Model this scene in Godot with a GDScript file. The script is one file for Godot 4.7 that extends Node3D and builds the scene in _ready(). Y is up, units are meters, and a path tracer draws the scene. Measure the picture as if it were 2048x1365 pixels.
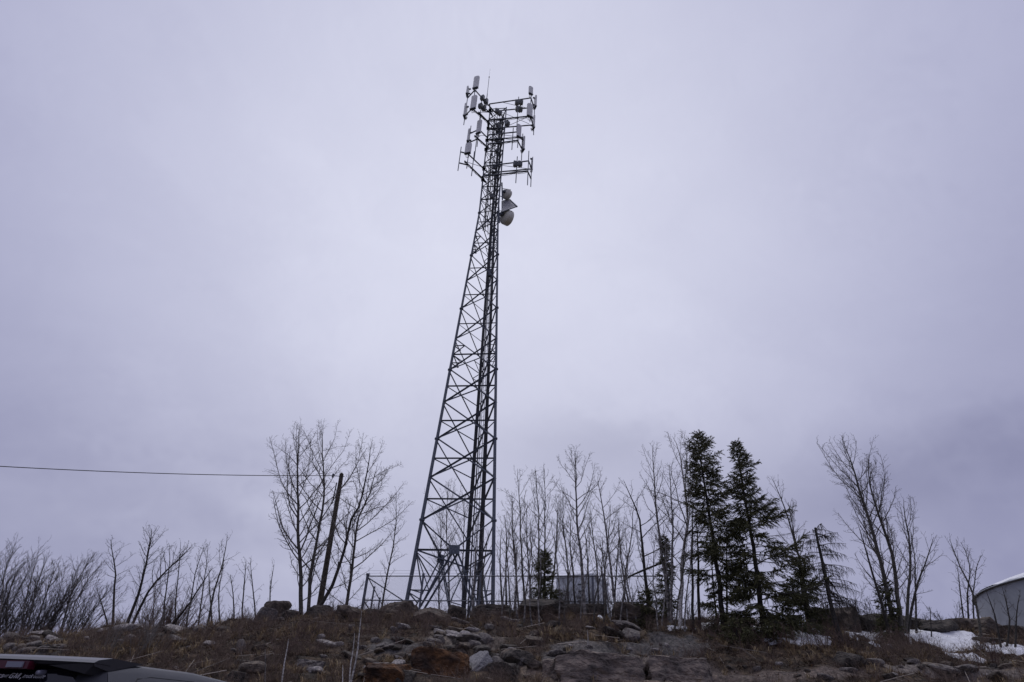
extends Node3D
# A lattice communications tower on a rocky hill in late winter, seen from a parking lot below.

const F := 1200.0          # focal length in photograph pixels
const EYE := 1.6           # eye height above the lot
const PITCH := 34.0
const ROLL := 3.0
const UP := Vector3.UP

var th := deg_to_rad(PITCH)
var ro := deg_to_rad(ROLL)
var taken := {}
var rough := FastNoiseLite.new()
var fine := FastNoiseLite.new()
var crest := PackedVector2Array()
var foot := PackedVector2Array()
var patches := []
var snow_rings := []
var stone_spots := []
var M := {}
var rng := RandomNumberGenerator.new()


# ---------------------------------------------------------------- positions
func ray(px: float, py: float) -> Vector3:
	var xx := (px - 1024.0) / F
	var yy := (682.5 - py) / F
	var x := xx * cos(ro) - yy * sin(ro)
	var y := xx * sin(ro) + yy * cos(ro)
	return Vector3(x, y * cos(th) + sin(th), y * sin(th) - cos(th))


func at(px: float, py: float, far: float) -> Vector3:   # the point on that line of sight that lies this far ahead
	var d := ray(px, py)
	return Vector3(0, EYE, 0) + d * (far / -d.z)


func per_pixel(px: float, py: float, far: float) -> float:   # metres across one photograph pixel there
	return far / -ray(px, py).z / F


func hit(px: float, py: float) -> Vector3:   # where that line of sight meets the ground
	var d := ray(px, py)
	var far := 16.0
	while far < 40.0:
		var p := Vector3(0, EYE, 0) + d * (far / -d.z)
		if p.y < ground(p.x, p.z):
			p.y = ground(p.x, p.z)
			return p
		far += 0.06
	var q := at(px, py, 25.0)
	q.y = ground(q.x, q.z)
	return q


func lookup(t: PackedVector2Array, x: float) -> float:
	if x <= t[0].x:
		return t[0].y
	for i in range(1, t.size()):
		if x <= t[i].x:
			var k := (x - t[i - 1].x) / (t[i].x - t[i - 1].x)
			k = k * k * (3.0 - 2.0 * k)
			return lerpf(t[i - 1].y, t[i].y, k)
	return t[t.size() - 1].y


func ground(x: float, z: float) -> float:
	var far := -z
	if far < 14.8:
		return 0.012 * fine.get_noise_2d(x * 3.0, z * 3.0) * clampf((14.8 - far) * 3.0, 0, 1)
	var low := lookup(foot, x)
	var top := lookup(crest, x)
	var h := 0.0
	var bump := rough.get_noise_2d(x, z) * 0.3 + fine.get_noise_2d(x, z) * 0.1
	if far < 18.0:
		var k := smoothstep(0.0, 1.0, (far - 14.8) / 3.2)
		h = low * lerpf(k, sqrt(maxf((far - 14.8) / 3.2, 0.0)), 0.4)
		bump *= k
	elif far < 25.0:
		var u := (far - 18.0) / 7.0
		h = lerpf(low, top, u * (1.22 - 0.22 * u))
		var ledge := smoothstep(-0.1, 0.25, rough.get_noise_2d(x * 0.7 + 90.0, z * 0.7)) * 0.75 * smoothstep(1.0, 0.85, u)
		var s := (h + bump) / 0.5
		var f := s - floorf(s)
		h = lerpf(h, (floorf(s) + smoothstep(0.55, 0.95, f)) * 0.5 - bump, ledge)   # bedrock steps
	else:
		h = top
		bump *= lerpf(1.0, 0.25, smoothstep(25.0, 27.5, far))
		h -= 0.1 * smoothstep(25.0, 28.0, far)
		h -= 5.0 * smoothstep(70.0, 200.0, far)
	return h + bump


# ---------------------------------------------------------------- building meshes
class Maker:
	var v := PackedVector3Array()
	var n := PackedVector3Array()
	var c := PackedColorArray()
	var i := PackedInt32Array()

	func tube(pts: PackedVector3Array, radii: PackedFloat32Array, sides: int) -> void:
		var m := pts.size()
		var at0 := v.size()
		var u := Vector3.ZERO
		for k in m:
			var t: Vector3 = (pts[mini(k + 1, m - 1)] - pts[maxi(k - 1, 0)]).normalized()
			if k == 0:
				u = t.cross(Vector3.RIGHT if absf(t.x) < 0.8 else Vector3.UP).normalized()
			else:
				u = (u - t * u.dot(t)).normalized()
			var w := t.cross(u)
			for s in sides:
				var a := TAU * s / sides
				var o := u * cos(a) + w * sin(a)
				v.append(pts[k] + o * radii[k])
				n.append(o)
		for k in m - 1:
			for s in sides:
				var a := at0 + k * sides + s
				var b := at0 + k * sides + (s + 1) % sides
				i.append_array([a, b + sides, b, a, a + sides, b + sides])
		var e := v.size()
		v.append(pts[m - 1] + (pts[m - 1] - pts[m - 2]).normalized() * radii[m - 1])
		n.append((pts[m - 1] - pts[m - 2]).normalized())
		for s in sides:
			i.append_array([at0 + (m - 1) * sides + s, e, at0 + (m - 1) * sides + (s + 1) % sides])

	func rod(a: Vector3, b: Vector3, r0: float, r1: float, sides := 3) -> void:
		tube(PackedVector3Array([a, b]), PackedFloat32Array([r0, r1]), sides)

	func tri(a: Vector3, b: Vector3, d: Vector3) -> void:   # flat: no shared corners
		var k := v.size()
		v.append_array([a, b, d])
		i.append_array([k, k + 1, k + 2])

	func quad(a: Vector3, b: Vector3, d: Vector3, e: Vector3) -> void:
		tri(a, b, d)
		tri(a, d, e)

	func box(lo: Vector3, hi: Vector3) -> void:
		var p := []
		for k in 8:
			p.append(Vector3(hi.x if k & 1 else lo.x, hi.y if k & 2 else lo.y, hi.z if k & 4 else lo.z))
		for f in [[0, 1, 3, 2], [5, 4, 6, 7], [4, 0, 2, 6], [1, 5, 7, 3], [2, 3, 7, 6], [4, 5, 1, 0]]:
			quad(p[f[0]], p[f[3]], p[f[2]], p[f[1]])

	func lathe(prof: Array, steps: int) -> void:   # [along x, radius] turned about the x axis, smooth
		var at0 := v.size()
		var m := prof.size()
		for k in m:
			var a: Array = prof[maxi(k - 1, 0)]
			var b: Array = prof[mini(k + 1, m - 1)]
			var t := Vector2(b[0] - a[0], b[1] - a[1]).normalized()
			for q in steps + 1:
				var w := TAU * q / steps
				v.append(Vector3(prof[k][0], prof[k][1] * cos(w), prof[k][1] * sin(w)))
				n.append(Vector3(-t.y, t.x * cos(w), t.x * sin(w)))
		for k in m - 1:
			for q in steps:
				var a := at0 + k * (steps + 1) + q
				i.append_array([a, a + steps + 2, a + 1, a, a + steps + 1, a + steps + 2])

	func mesh() -> ArrayMesh:
		var a := []
		a.resize(Mesh.ARRAY_MAX)
		a[Mesh.ARRAY_VERTEX] = v
		if n.size() == v.size():
			a[Mesh.ARRAY_NORMAL] = n
		if c.size() == v.size():
			a[Mesh.ARRAY_COLOR] = c
		a[Mesh.ARRAY_INDEX] = i
		var m := ArrayMesh.new()
		m.add_surface_from_arrays(Mesh.PRIMITIVE_TRIANGLES, a)
		return m


func numbered(called: String) -> String:
	if not taken.has(called):
		taken[called] = 0
		return called
	taken[called] += 1
	return "%s_%03d" % [called, taken[called]]


func tag(o: Node3D, label: String, category: String, group := "", kind := "") -> Node3D:
	if label:
		o.set_meta("label", label)
	if category:
		o.set_meta("category", category)
	if group:
		o.set_meta("group", group)
	if kind:
		o.set_meta("kind", kind)
	return o


func thing(called: String, where: Vector3, label: String, category: String, group := "") -> Node3D:
	var o := Node3D.new()
	o.name = numbered(called)
	add_child(o)
	o.position = where
	tag(o, label, category, group)
	return o


func solo(called: String, m: Mesh, mat: Material, where: Vector3, label: String, category: String, group := "", kind := "") -> MeshInstance3D:
	var o := MeshInstance3D.new()
	o.mesh = m
	o.material_override = mat
	o.name = numbered(called)
	add_child(o)
	o.position = where
	tag(o, label, category, group, kind)
	return o


func part(parent: Node3D, called: String, m: Mesh, mat: Material, where := Transform3D()) -> MeshInstance3D:
	var o := MeshInstance3D.new()
	o.mesh = m
	o.material_override = mat
	o.name = called
	parent.add_child(o, true)
	o.transform = where
	return o


func along(a: Vector3, b: Vector3, face := Vector3.ZERO) -> Transform3D:   # turns a unit length of +y into the line from a to b
	var y := b - a
	var d := y.normalized()
	var x := d.cross(face if face != Vector3.ZERO else (Vector3.UP if absf(d.y) < 0.9 else Vector3.RIGHT)).normalized()
	return Transform3D(Basis(x, y, x.cross(d)), a)


func pipe_mesh(r: float, sides := 8) -> ArrayMesh:
	var b := Maker.new()
	b.tube(PackedVector3Array([Vector3.ZERO, Vector3(0, 1, 0)]), PackedFloat32Array([r, r]), sides)
	for k in b.v.size():
		if b.v[k].y > 1.0:
			b.v[k].y = 1.0
	return b.mesh()


func angle_mesh(w: float, t: float) -> ArrayMesh:   # an L-shaped rolled section of unit length
	var b := Maker.new()
	b.box(Vector3(0, 0, 0), Vector3(w, 1, t))
	b.box(Vector3(0, 0, t), Vector3(t, 1, w))
	return b.mesh()


func box_mesh(size: Vector3) -> ArrayMesh:
	var b := Maker.new()
	b.box(-size / 2, size / 2)
	return b.mesh()


# ---------------------------------------------------------------- materials
func speckle(size: int, freq: float, octaves: int, lo: float, hi: float, seed_: int, tint_lo := Color.WHITE, tint_hi := Color.WHITE, gain := 0.55) -> ImageTexture:
	var q := FastNoiseLite.new()
	q.seed = seed_
	q.noise_type = FastNoiseLite.TYPE_SIMPLEX_SMOOTH
	q.frequency = freq
	q.fractal_octaves = octaves
	q.fractal_gain = gain
	var im := q.get_seamless_image(size, size)
	var data := im.get_data()
	var step := data.size() / (size * size)
	var bytes := PackedByteArray()
	bytes.resize(size * size * 3)
	for k in size * size:
		var g := data[k * step] / 255.0
		var l := lerpf(lo, hi, g)
		var t := tint_lo.lerp(tint_hi, g)
		bytes[k * 3] = int(clampf(l * t.r, 0, 1) * 255)
		bytes[k * 3 + 1] = int(clampf(l * t.g, 0, 1) * 255)
		bytes[k * 3 + 2] = int(clampf(l * t.b, 0, 1) * 255)
	return ImageTexture.create_from_image(Image.create_from_data(size, size, false, Image.FORMAT_RGB8, bytes))


func relief(size: int, freq: float, octaves: int, seed_: int, strength: float) -> ImageTexture:
	var q := FastNoiseLite.new()
	q.seed = seed_
	q.frequency = freq
	q.fractal_octaves = octaves
	q.fractal_gain = 0.6
	var im := q.get_seamless_image(size, size)
	im.convert(Image.FORMAT_RGBA8)
	im.bump_map_to_normal_map(strength)
	return ImageTexture.create_from_image(im)


func paint(r: float, g: float, b: float, roughness := 0.8, metal := 0.0) -> StandardMaterial3D:   # linear base colour
	var m := StandardMaterial3D.new()
	m.albedo_color = Color(r, g, b).linear_to_srgb()
	m.roughness = roughness
	m.metallic = metal
	return m


func textured(m: StandardMaterial3D, albedo: Texture2D, normal: Texture2D, scale: float, world := false, depth := 1.0) -> StandardMaterial3D:
	m.uv1_triplanar = true
	m.uv1_world_triplanar = world
	m.uv1_scale = Vector3.ONE * scale
	if albedo:
		m.albedo_texture = albedo
	if normal:
		m.normal_enabled = true
		m.normal_texture = normal
		m.normal_scale = depth
	return m


func make_materials() -> void:
	var grit := speckle(512, 0.02, 5, 0.25, 1.25, 11, Color(1, 1, 1), Color(1, 0.96, 0.9), 0.7)
	var stone := speckle(512, 0.012, 6, 0.2, 1.3, 12, Color(0.92, 0.94, 1), Color(1, 0.96, 0.9), 0.68)
	var rust := speckle(512, 0.01, 5, 0.3, 1.2, 13, Color(0.6, 0.5, 0.5), Color(1.0, 0.82, 0.55), 0.6)
	var steel := speckle(256, 0.03, 4, 0.7, 1.1, 14, Color(0.94, 0.97, 1), Color(1, 1, 1))
	var bark := speckle(256, 0.04, 4, 0.45, 1.15, 15, Color(0.9, 0.92, 0.9), Color(1, 0.98, 0.95), 0.6)
	var grit_n := relief(512, 0.03, 5, 21, 10.0)
	var stone_n := relief(512, 0.015, 6, 22, 14.0)
	var ground_mat := StandardMaterial3D.new()
	ground_mat.vertex_color_use_as_albedo = true
	ground_mat.roughness = 1.0
	M.ground = textured(ground_mat, grit, grit_n, 0.55, true, 1.2)
	M.boulder = textured(paint(0.21, 0.175, 0.14, 0.95), stone, stone_n, 0.5, false, 1.2)
	M.boulder_dark = textured(paint(0.12, 0.106, 0.09, 0.95), stone, stone_n, 0.6, false, 1.2)
	M.slab = textured(paint(0.5, 0.47, 0.45, 0.95), stone, stone_n, 0.9, false, 0.9)
	M.slab_dull = textured(paint(0.25, 0.228, 0.212, 0.95), stone, stone_n, 0.9, false, 1.0)
	M.rust_rock = textured(paint(0.23, 0.165, 0.115, 0.95), rust, stone_n, 0.45, false, 1.2)
	M.speckled = textured(paint(0.32, 0.31, 0.31, 0.95), speckle(512, 0.08, 3, 0.2, 1.5, 16), stone_n, 0.8, false, 1.0)
	M.pale_rock = textured(paint(0.34, 0.285, 0.24, 0.95), stone, stone_n, 0.4, false, 1.3)
	M.snow = textured(paint(0.8, 0.81, 0.84, 0.85), speckle(256, 0.03, 4, 0.85, 1.05, 17), relief(256, 0.03, 4, 23, 4.0), 0.6, true, 0.6)
	M.steel = textured(paint(0.15, 0.165, 0.19, 0.55, 0.25), steel, null, 1.0)
	M.steel_dark = M.steel
	M.black = paint(0.018, 0.018, 0.02, 0.6)
	M.panel = textured(paint(0.74, 0.74, 0.72, 0.55), speckle(256, 0.02, 4, 0.85, 1.05, 18), null, 0.8)
	M.radio = textured(paint(0.3, 0.31, 0.31, 0.6), steel, null, 1.0)
	M.radome = textured(paint(0.8, 0.78, 0.68, 0.6), speckle(256, 0.02, 4, 0.85, 1.05, 19), null, 0.8)
	M.shield = paint(0.3, 0.3, 0.32, 0.5, 0.4)
	M.pole = textured(paint(0.11, 0.088, 0.065, 0.95), bark, null, 0.7)
	M.bark = textured(paint(0.15, 0.138, 0.12, 0.95), bark, null, 1.2)
	M.bark_dark = textured(paint(0.075, 0.067, 0.06, 0.95), bark, null, 1.2)
	M.bark_pale = textured(paint(0.36, 0.335, 0.31, 0.95), speckle(256, 0.025, 4, 0.15, 1.25, 20, Color.WHITE, Color.WHITE, 0.6), null, 1.0)
	M.bark_white = textured(paint(0.6, 0.57, 0.53, 0.9), speckle(256, 0.03, 4, 0.2, 1.5, 25, Color.WHITE, Color.WHITE, 0.6), null, 1.5)
	M.twig = paint(0.125, 0.112, 0.1, 0.95)
	M.twig_dark = paint(0.075, 0.066, 0.06, 0.95)
	M.twig_pale = paint(0.15, 0.135, 0.12, 0.95)
	M.twig_red = paint(0.12, 0.08, 0.065, 0.95)
	var needles := paint(0.04, 0.046, 0.022, 0.8)
	needles.vertex_color_use_as_albedo = true
	needles.albedo_color = Color.WHITE
	M.needles = needles
	var blades := StandardMaterial3D.new()
	blades.vertex_color_use_as_albedo = true
	blades.roughness = 1.0
	M.blades = blades
	M.galvanised = paint(0.14, 0.15, 0.175, 0.55, 0.25)
	M.shelter = textured(paint(0.78, 0.82, 0.84, 0.7), speckle(256, 0.01, 4, 0.85, 1.05, 26), null, 0.4)
	M.shelter_dark = paint(0.06, 0.07, 0.09, 0.7)
	M.tank = textured(paint(0.3, 0.32, 0.34, 0.6), speckle(256, 0.01, 4, 0.85, 1.05, 27), null, 0.15)
	M.car = paint(0.03, 0.031, 0.038, 0.33, 0.0)
	M.car.metallic_specular = 0.5
	M.glass = paint(0.006, 0.006, 0.01, 0.06)
	M.rubber = paint(0.01, 0.01, 0.012, 0.7)
	M.lamp_red = paint(0.07, 0.008, 0.02, 0.3)
	M.lamp_clear = paint(0.2, 0.2, 0.25, 0.3)
	M.letter = paint(0.75, 0.75, 0.78, 0.7)
	M.rim = paint(0.4, 0.4, 0.42, 0.35, 0.7)


# ---------------------------------------------------------------- air and ground
func sky_picture() -> ImageTexture:
	var w := 1024
	var h := 512
	var cloud := FastNoiseLite.new()
	cloud.seed = 5
	cloud.frequency = 1.1
	cloud.fractal_octaves = 5
	cloud.domain_warp_enabled = true
	cloud.domain_warp_amplitude = 0.5
	cloud.domain_warp_frequency = 0.9
	var thin := ray(990, 420).normalized()   # the cloud is thinnest, and so brightest, there
	var im := Image.create(w, h, false, Image.FORMAT_RGBF)
	var dull := Vector3(156, 158, 191)
	var bright := Vector3(216, 218, 237)
	var banks := []   # darker bases of cloud low over the hill: direction, half width and height in degrees, depth
	for q in [[1190, 905, 10.0, 3.2, 15.0], [1960, 930, 15.0, 4.0, 20.0], [1650, 1010, 14.0, 4.0, 9.0], [150, 1010, 16.0, 5.0, 8.0], [2150, 560, 13.0, 9.0, 9.0]]:
		var d := ray(q[0], q[1]).normalized()
		banks.append([atan2(d.x, -d.z), asin(d.y), deg_to_rad(q[2]), deg_to_rad(q[3]), q[4]])
	for y in h:
		var up := PI / 2 - PI * (y + 0.5) / h
		for x in w:
			var round_ := TAU * (x + 0.5) / w   # the first column faces -z
			var d := Vector3(sin(round_) * cos(up), sin(up), -cos(round_) * cos(up))
			var off := rad_to_deg(d.angle_to(thin))
			var k := exp(-pow(off / 40.0, 2.6))
			var c := dull.lerp(bright, k)
			var low := 1.0 - smoothstep(0.1, 0.62, d.y)
			var q := d / maxf(d.y + 0.35, 0.2)
			var n := cloud.get_noise_3d(q.x * 0.9, q.y, q.z * 0.9)
			var n2 := cloud.get_noise_3d(q.x * 2.6 + 7.0, q.y * 2.6, q.z * 2.6)
			c += Vector3(1, 1, 0.85) * (n * lerpf(9.0, 22.0, low) + n2 * lerpf(3.0, 9.0, low))
			for b in banks:
				var e := Vector2(wrapf(round_ - b[0], -PI, PI) / b[2] + n2 * 0.9, (up - b[1]) / b[3] + n * 1.3)
				c -= Vector3(1, 1, 0.92) * b[4] * exp(-e.length_squared())
			c *= lerpf(1.0, 0.95, low)
			if up < 0:
				c = c.lerp(Vector3(96, 94, 98), smoothstep(0.0, 0.12, -up))
			im.set_pixel(x, y, Color(c.x / 255.0, c.y / 255.0, c.z / 255.0).srgb_to_linear())
	return ImageTexture.create_from_image(im)


func make_camera_and_light() -> void:
	var cam := Camera3D.new()
	cam.name = "camera"
	add_child(cam)
	var up := Vector3(0, cos(th), sin(th))
	cam.transform = Transform3D(Basis(Vector3.RIGHT * cos(ro) + up * sin(ro), up * cos(ro) - Vector3.RIGHT * sin(ro), Vector3(0, -sin(th), cos(th))), Vector3(0, EYE, 0))
	cam.fov = rad_to_deg(2.0 * atan(682.5 / F))
	cam.near = 0.05
	cam.far = 2000.0
	cam.current = true
	var env := Environment.new()
	env.background_mode = Environment.BG_SKY
	var sky := Sky.new()
	var pan := PanoramaSkyMaterial.new()
	pan.panorama = sky_picture()
	sky.sky_material = pan
	env.sky = sky
	env.tonemap_mode = Environment.TONE_MAPPER_LINEAR
	env.tonemap_exposure = 1.0
	env.sdfgi_enabled = true
	env.ssao_enabled = true
	env.ssil_enabled = true
	var we := WorldEnvironment.new()
	we.name = "world"
	we.environment = env
	add_child(we)
	var sun := DirectionalLight3D.new()
	sun.name = "sun"
	add_child(sun)
	sun.light_energy = 0.36
	sun.light_color = Color(1, 0.99, 0.98)
	sun.light_angular_distance = 60.0
	sun.shadow_enabled = true
	sun.look_at_from_position(Vector3(-2, 42, -9), Vector3.ZERO)


func make_ground() -> void:
	rough.seed = 3
	rough.frequency = 0.22
	rough.fractal_octaves = 4
	fine.seed = 4
	fine.frequency = 0.9
	fine.fractal_octaves = 4
	for c in [[-500, 1312], [-200, 1305], [0, 1292], [110, 1272], [220, 1252], [330, 1262], [420, 1262], [480, 1242], [560, 1236], [700, 1234], [850, 1236], [1000, 1233], [1150, 1232], [1300, 1240], [1450, 1250], [1600, 1254], [1750, 1264], [1850, 1262], [1920, 1260], [2048, 1277], [2300, 1290], [2600, 1300]]:
		var p := at(c[0], c[1], 25.0)
		crest.append(Vector2(p.x, p.y))
	for c in [-300, 0, 300, 600, 900, 1200, 1500, 1800, 2048, 2300]:
		var p := at(c, 1372, 18.0)
		foot.append(Vector2(p.x, p.y))
	# patches of other matter on the slope: where, how far across (m), colour, edge
	for q in [[1240, 1345, 3.2, 1.6, Color(0.25, 0.205, 0.17)], [1180, 1300, 1.7, 1.1, Color(0.13, 0.122, 0.12)], [1330, 1296, 1.5, 0.9, Color(0.12, 0.115, 0.114)], [1420, 1350, 2.2, 1.0, Color(0.16, 0.13, 0.115)], [1580, 1352, 2.6, 0.6, Color(0.17, 0.14, 0.125)], [1900, 1350, 2.4, 0.9, Color(0.19, 0.17, 0.16)], [930, 1292, 1.5, 1.2, Color(0.2, 0.175, 0.15)], [800, 1292, 1.1, 0.8, Color(0.11, 0.105, 0.105)], [110, 1300, 1.5, 1.2, Color(0.1, 0.09, 0.08)], [30, 1300, 1.8, 1.4, Color(0.1, 0.09, 0.085)]]:
		patches.append({"p": hit(q[0], q[1]), "rx": q[2], "rz": q[3], "c": q[4]})
	var xs := PackedFloat32Array()
	var x := -420.0
	while x < 420.0:
		xs.append(x)
		x += 0.13 if absf(x + 0.05) < 21.0 else (0.6 if absf(x) < 45.0 else 12.0)
	var zs := PackedFloat32Array()
	var z := -30.0
	while z < 600.0:
		zs.append(z)
		z += 3.0 if z < 12.0 else (0.11 if z < 26.5 else (0.5 if z < 45.0 else (3.0 if z < 80.0 else 20.0)))
	var b := Maker.new()
	var nx := xs.size()
	var ochre := FastNoiseLite.new()
	ochre.seed = 8
	ochre.frequency = 0.45
	ochre.fractal_octaves = 4
	for zz in zs:
		for xx in xs:
			b.v.append(Vector3(xx, ground(xx, -zz), -zz))
			b.c.append(soil(xx, -zz, ochre))
	for r in zs.size() - 1:
		for k in nx - 1:
			var a := r * nx + k
			b.i.append_array([a, a + nx, a + 1, a + 1, a + nx, a + nx + 1])
	b.n.resize(b.v.size())
	for r in zs.size():
		for k in nx:
			var l := b.v[r * nx + maxi(k - 1, 0)]
			var rr := b.v[r * nx + mini(k + 1, nx - 1)]
			var f := b.v[mini(r + 1, zs.size() - 1) * nx + k]
			var n := b.v[maxi(r - 1, 0) * nx + k]
			b.n[r * nx + k] = (rr - l).cross(n - f).normalized() * -1.0
			if b.n[r * nx + k].y < 0:
				b.n[r * nx + k] *= -1.0
	solo("ground", b.mesh(), M.ground, Vector3.ZERO, "brown rocky hillside with leaf litter rising behind the parking lot", "ground", "", "structure")


func soil(x: float, z: float, ochre: FastNoiseLite) -> Color:
	if -z < 14.6:
		return Color(0.16, 0.15, 0.14)
	var a := ochre.get_noise_2d(x, z) * 0.5 + 0.5
	var b := fine.get_noise_2d(x * 2.0 + 40.0, z * 2.0) * 0.5 + 0.5
	var c := Color(0.107, 0.0822, 0.0614).lerp(Color(0.194, 0.143, 0.0957), smoothstep(0.3, 0.75, a))
	c = c.lerp(Color(0.212, 0.161, 0.11), smoothstep(0.58, 0.8, b) * 0.7)
	c = c.lerp(Color(0.0749, 0.0663, 0.0552), smoothstep(0.55, 0.3, b) * 0.8)
	for q in patches:
		var d := Vector2((x - q.p.x) / q.rx, (z - q.p.z) / q.rz).length() + (b - 0.5) * 0.9
		if d < 1.0:
			c = c.lerp(q.c * (0.95 + 0.8 * a), smoothstep(1.0, 0.75, d))
	return c


func bare(x: float, z: float) -> bool:   # snow, stones, bedrock and scraped soil carry no grass
	for ring in snow_rings:
		if Geometry2D.is_point_in_polygon(Vector2(x, z), ring):
			return true
	for p in stone_spots:
		if absf(x - p.x) < p.z and z > p.y - p.z * 0.6 and z < p.y + p.z * 0.6 + 0.35:
			return true
	for k in 8:
		var q = patches[k]
		if Vector2((x - q.p.x) / q.rx, (z - q.p.z) / q.rz).length() < 0.85:
			return true
	return false


# ---------------------------------------------------------------- stones
func stone_mesh(seed_: int, res: int, cuts: int, wear: float, blocky := false) -> ArrayMesh:   # a ball cut by random planes, about 1 m across
	var r := RandomNumberGenerator.new()
	r.seed = seed_
	var q := FastNoiseLite.new()
	q.seed = seed_
	q.frequency = 2.2
	q.fractal_octaves = 4
	var planes := []
	for k in cuts:
		var d := Vector3(r.randfn(), r.randfn() * 0.9, r.randfn()).normalized()
		planes.append([d, r.randf_range(0.34, 0.47)])
	planes.append([Vector3(r.randf_range(-0.15, 0.15), 1, r.randf_range(-0.15, 0.15)).normalized(), r.randf_range(0.34, 0.42)])
	if blocky:   # bedrock breaks along its joints: near upright faces and a level top
		planes.clear()
		for k in 4:
			var a := k * PI / 2 + r.randfn() * 0.2
			planes.append([Vector3(cos(a), r.randfn() * 0.12, sin(a)).normalized(), r.randf_range(0.36, 0.46)])
		for k in cuts:
			planes.append([Vector3(r.randfn(), absf(r.randfn()) * 0.7, r.randfn()).normalized(), r.randf_range(0.46, 0.56)])
		planes.append([Vector3(r.randfn() * 0.12, 1, r.randfn() * 0.12).normalized(), r.randf_range(0.36, 0.42)])
	var b := Maker.new()
	for f in 6:
		var ax := [Vector3.RIGHT, Vector3.LEFT, Vector3.UP, Vector3.DOWN, Vector3.BACK, Vector3.FORWARD][f] as Vector3
		var u := Vector3(ax.y, ax.z, ax.x)
		var w := ax.cross(u)
		var g := []
		for a in res + 1:
			for c in res + 1:
				var d := (ax + u * tan((2.0 * a / res - 1.0) * PI / 4) + w * tan((2.0 * c / res - 1.0) * PI / 4)).normalized()
				var far := 0.68
				for p in planes:
					var dot: float = d.dot(p[0])
					if dot > 0.05:
						far = minf(far, p[1] / dot)
				far += q.get_noise_3dv(d) * wear
				g.append(d * far)
		for a in res:
			for c in res:
				b.quad(g[a * (res + 1) + c], g[(a + 1) * (res + 1) + c], g[(a + 1) * (res + 1) + c + 1], g[a * (res + 1) + c + 1])
	return b.mesh()


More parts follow.
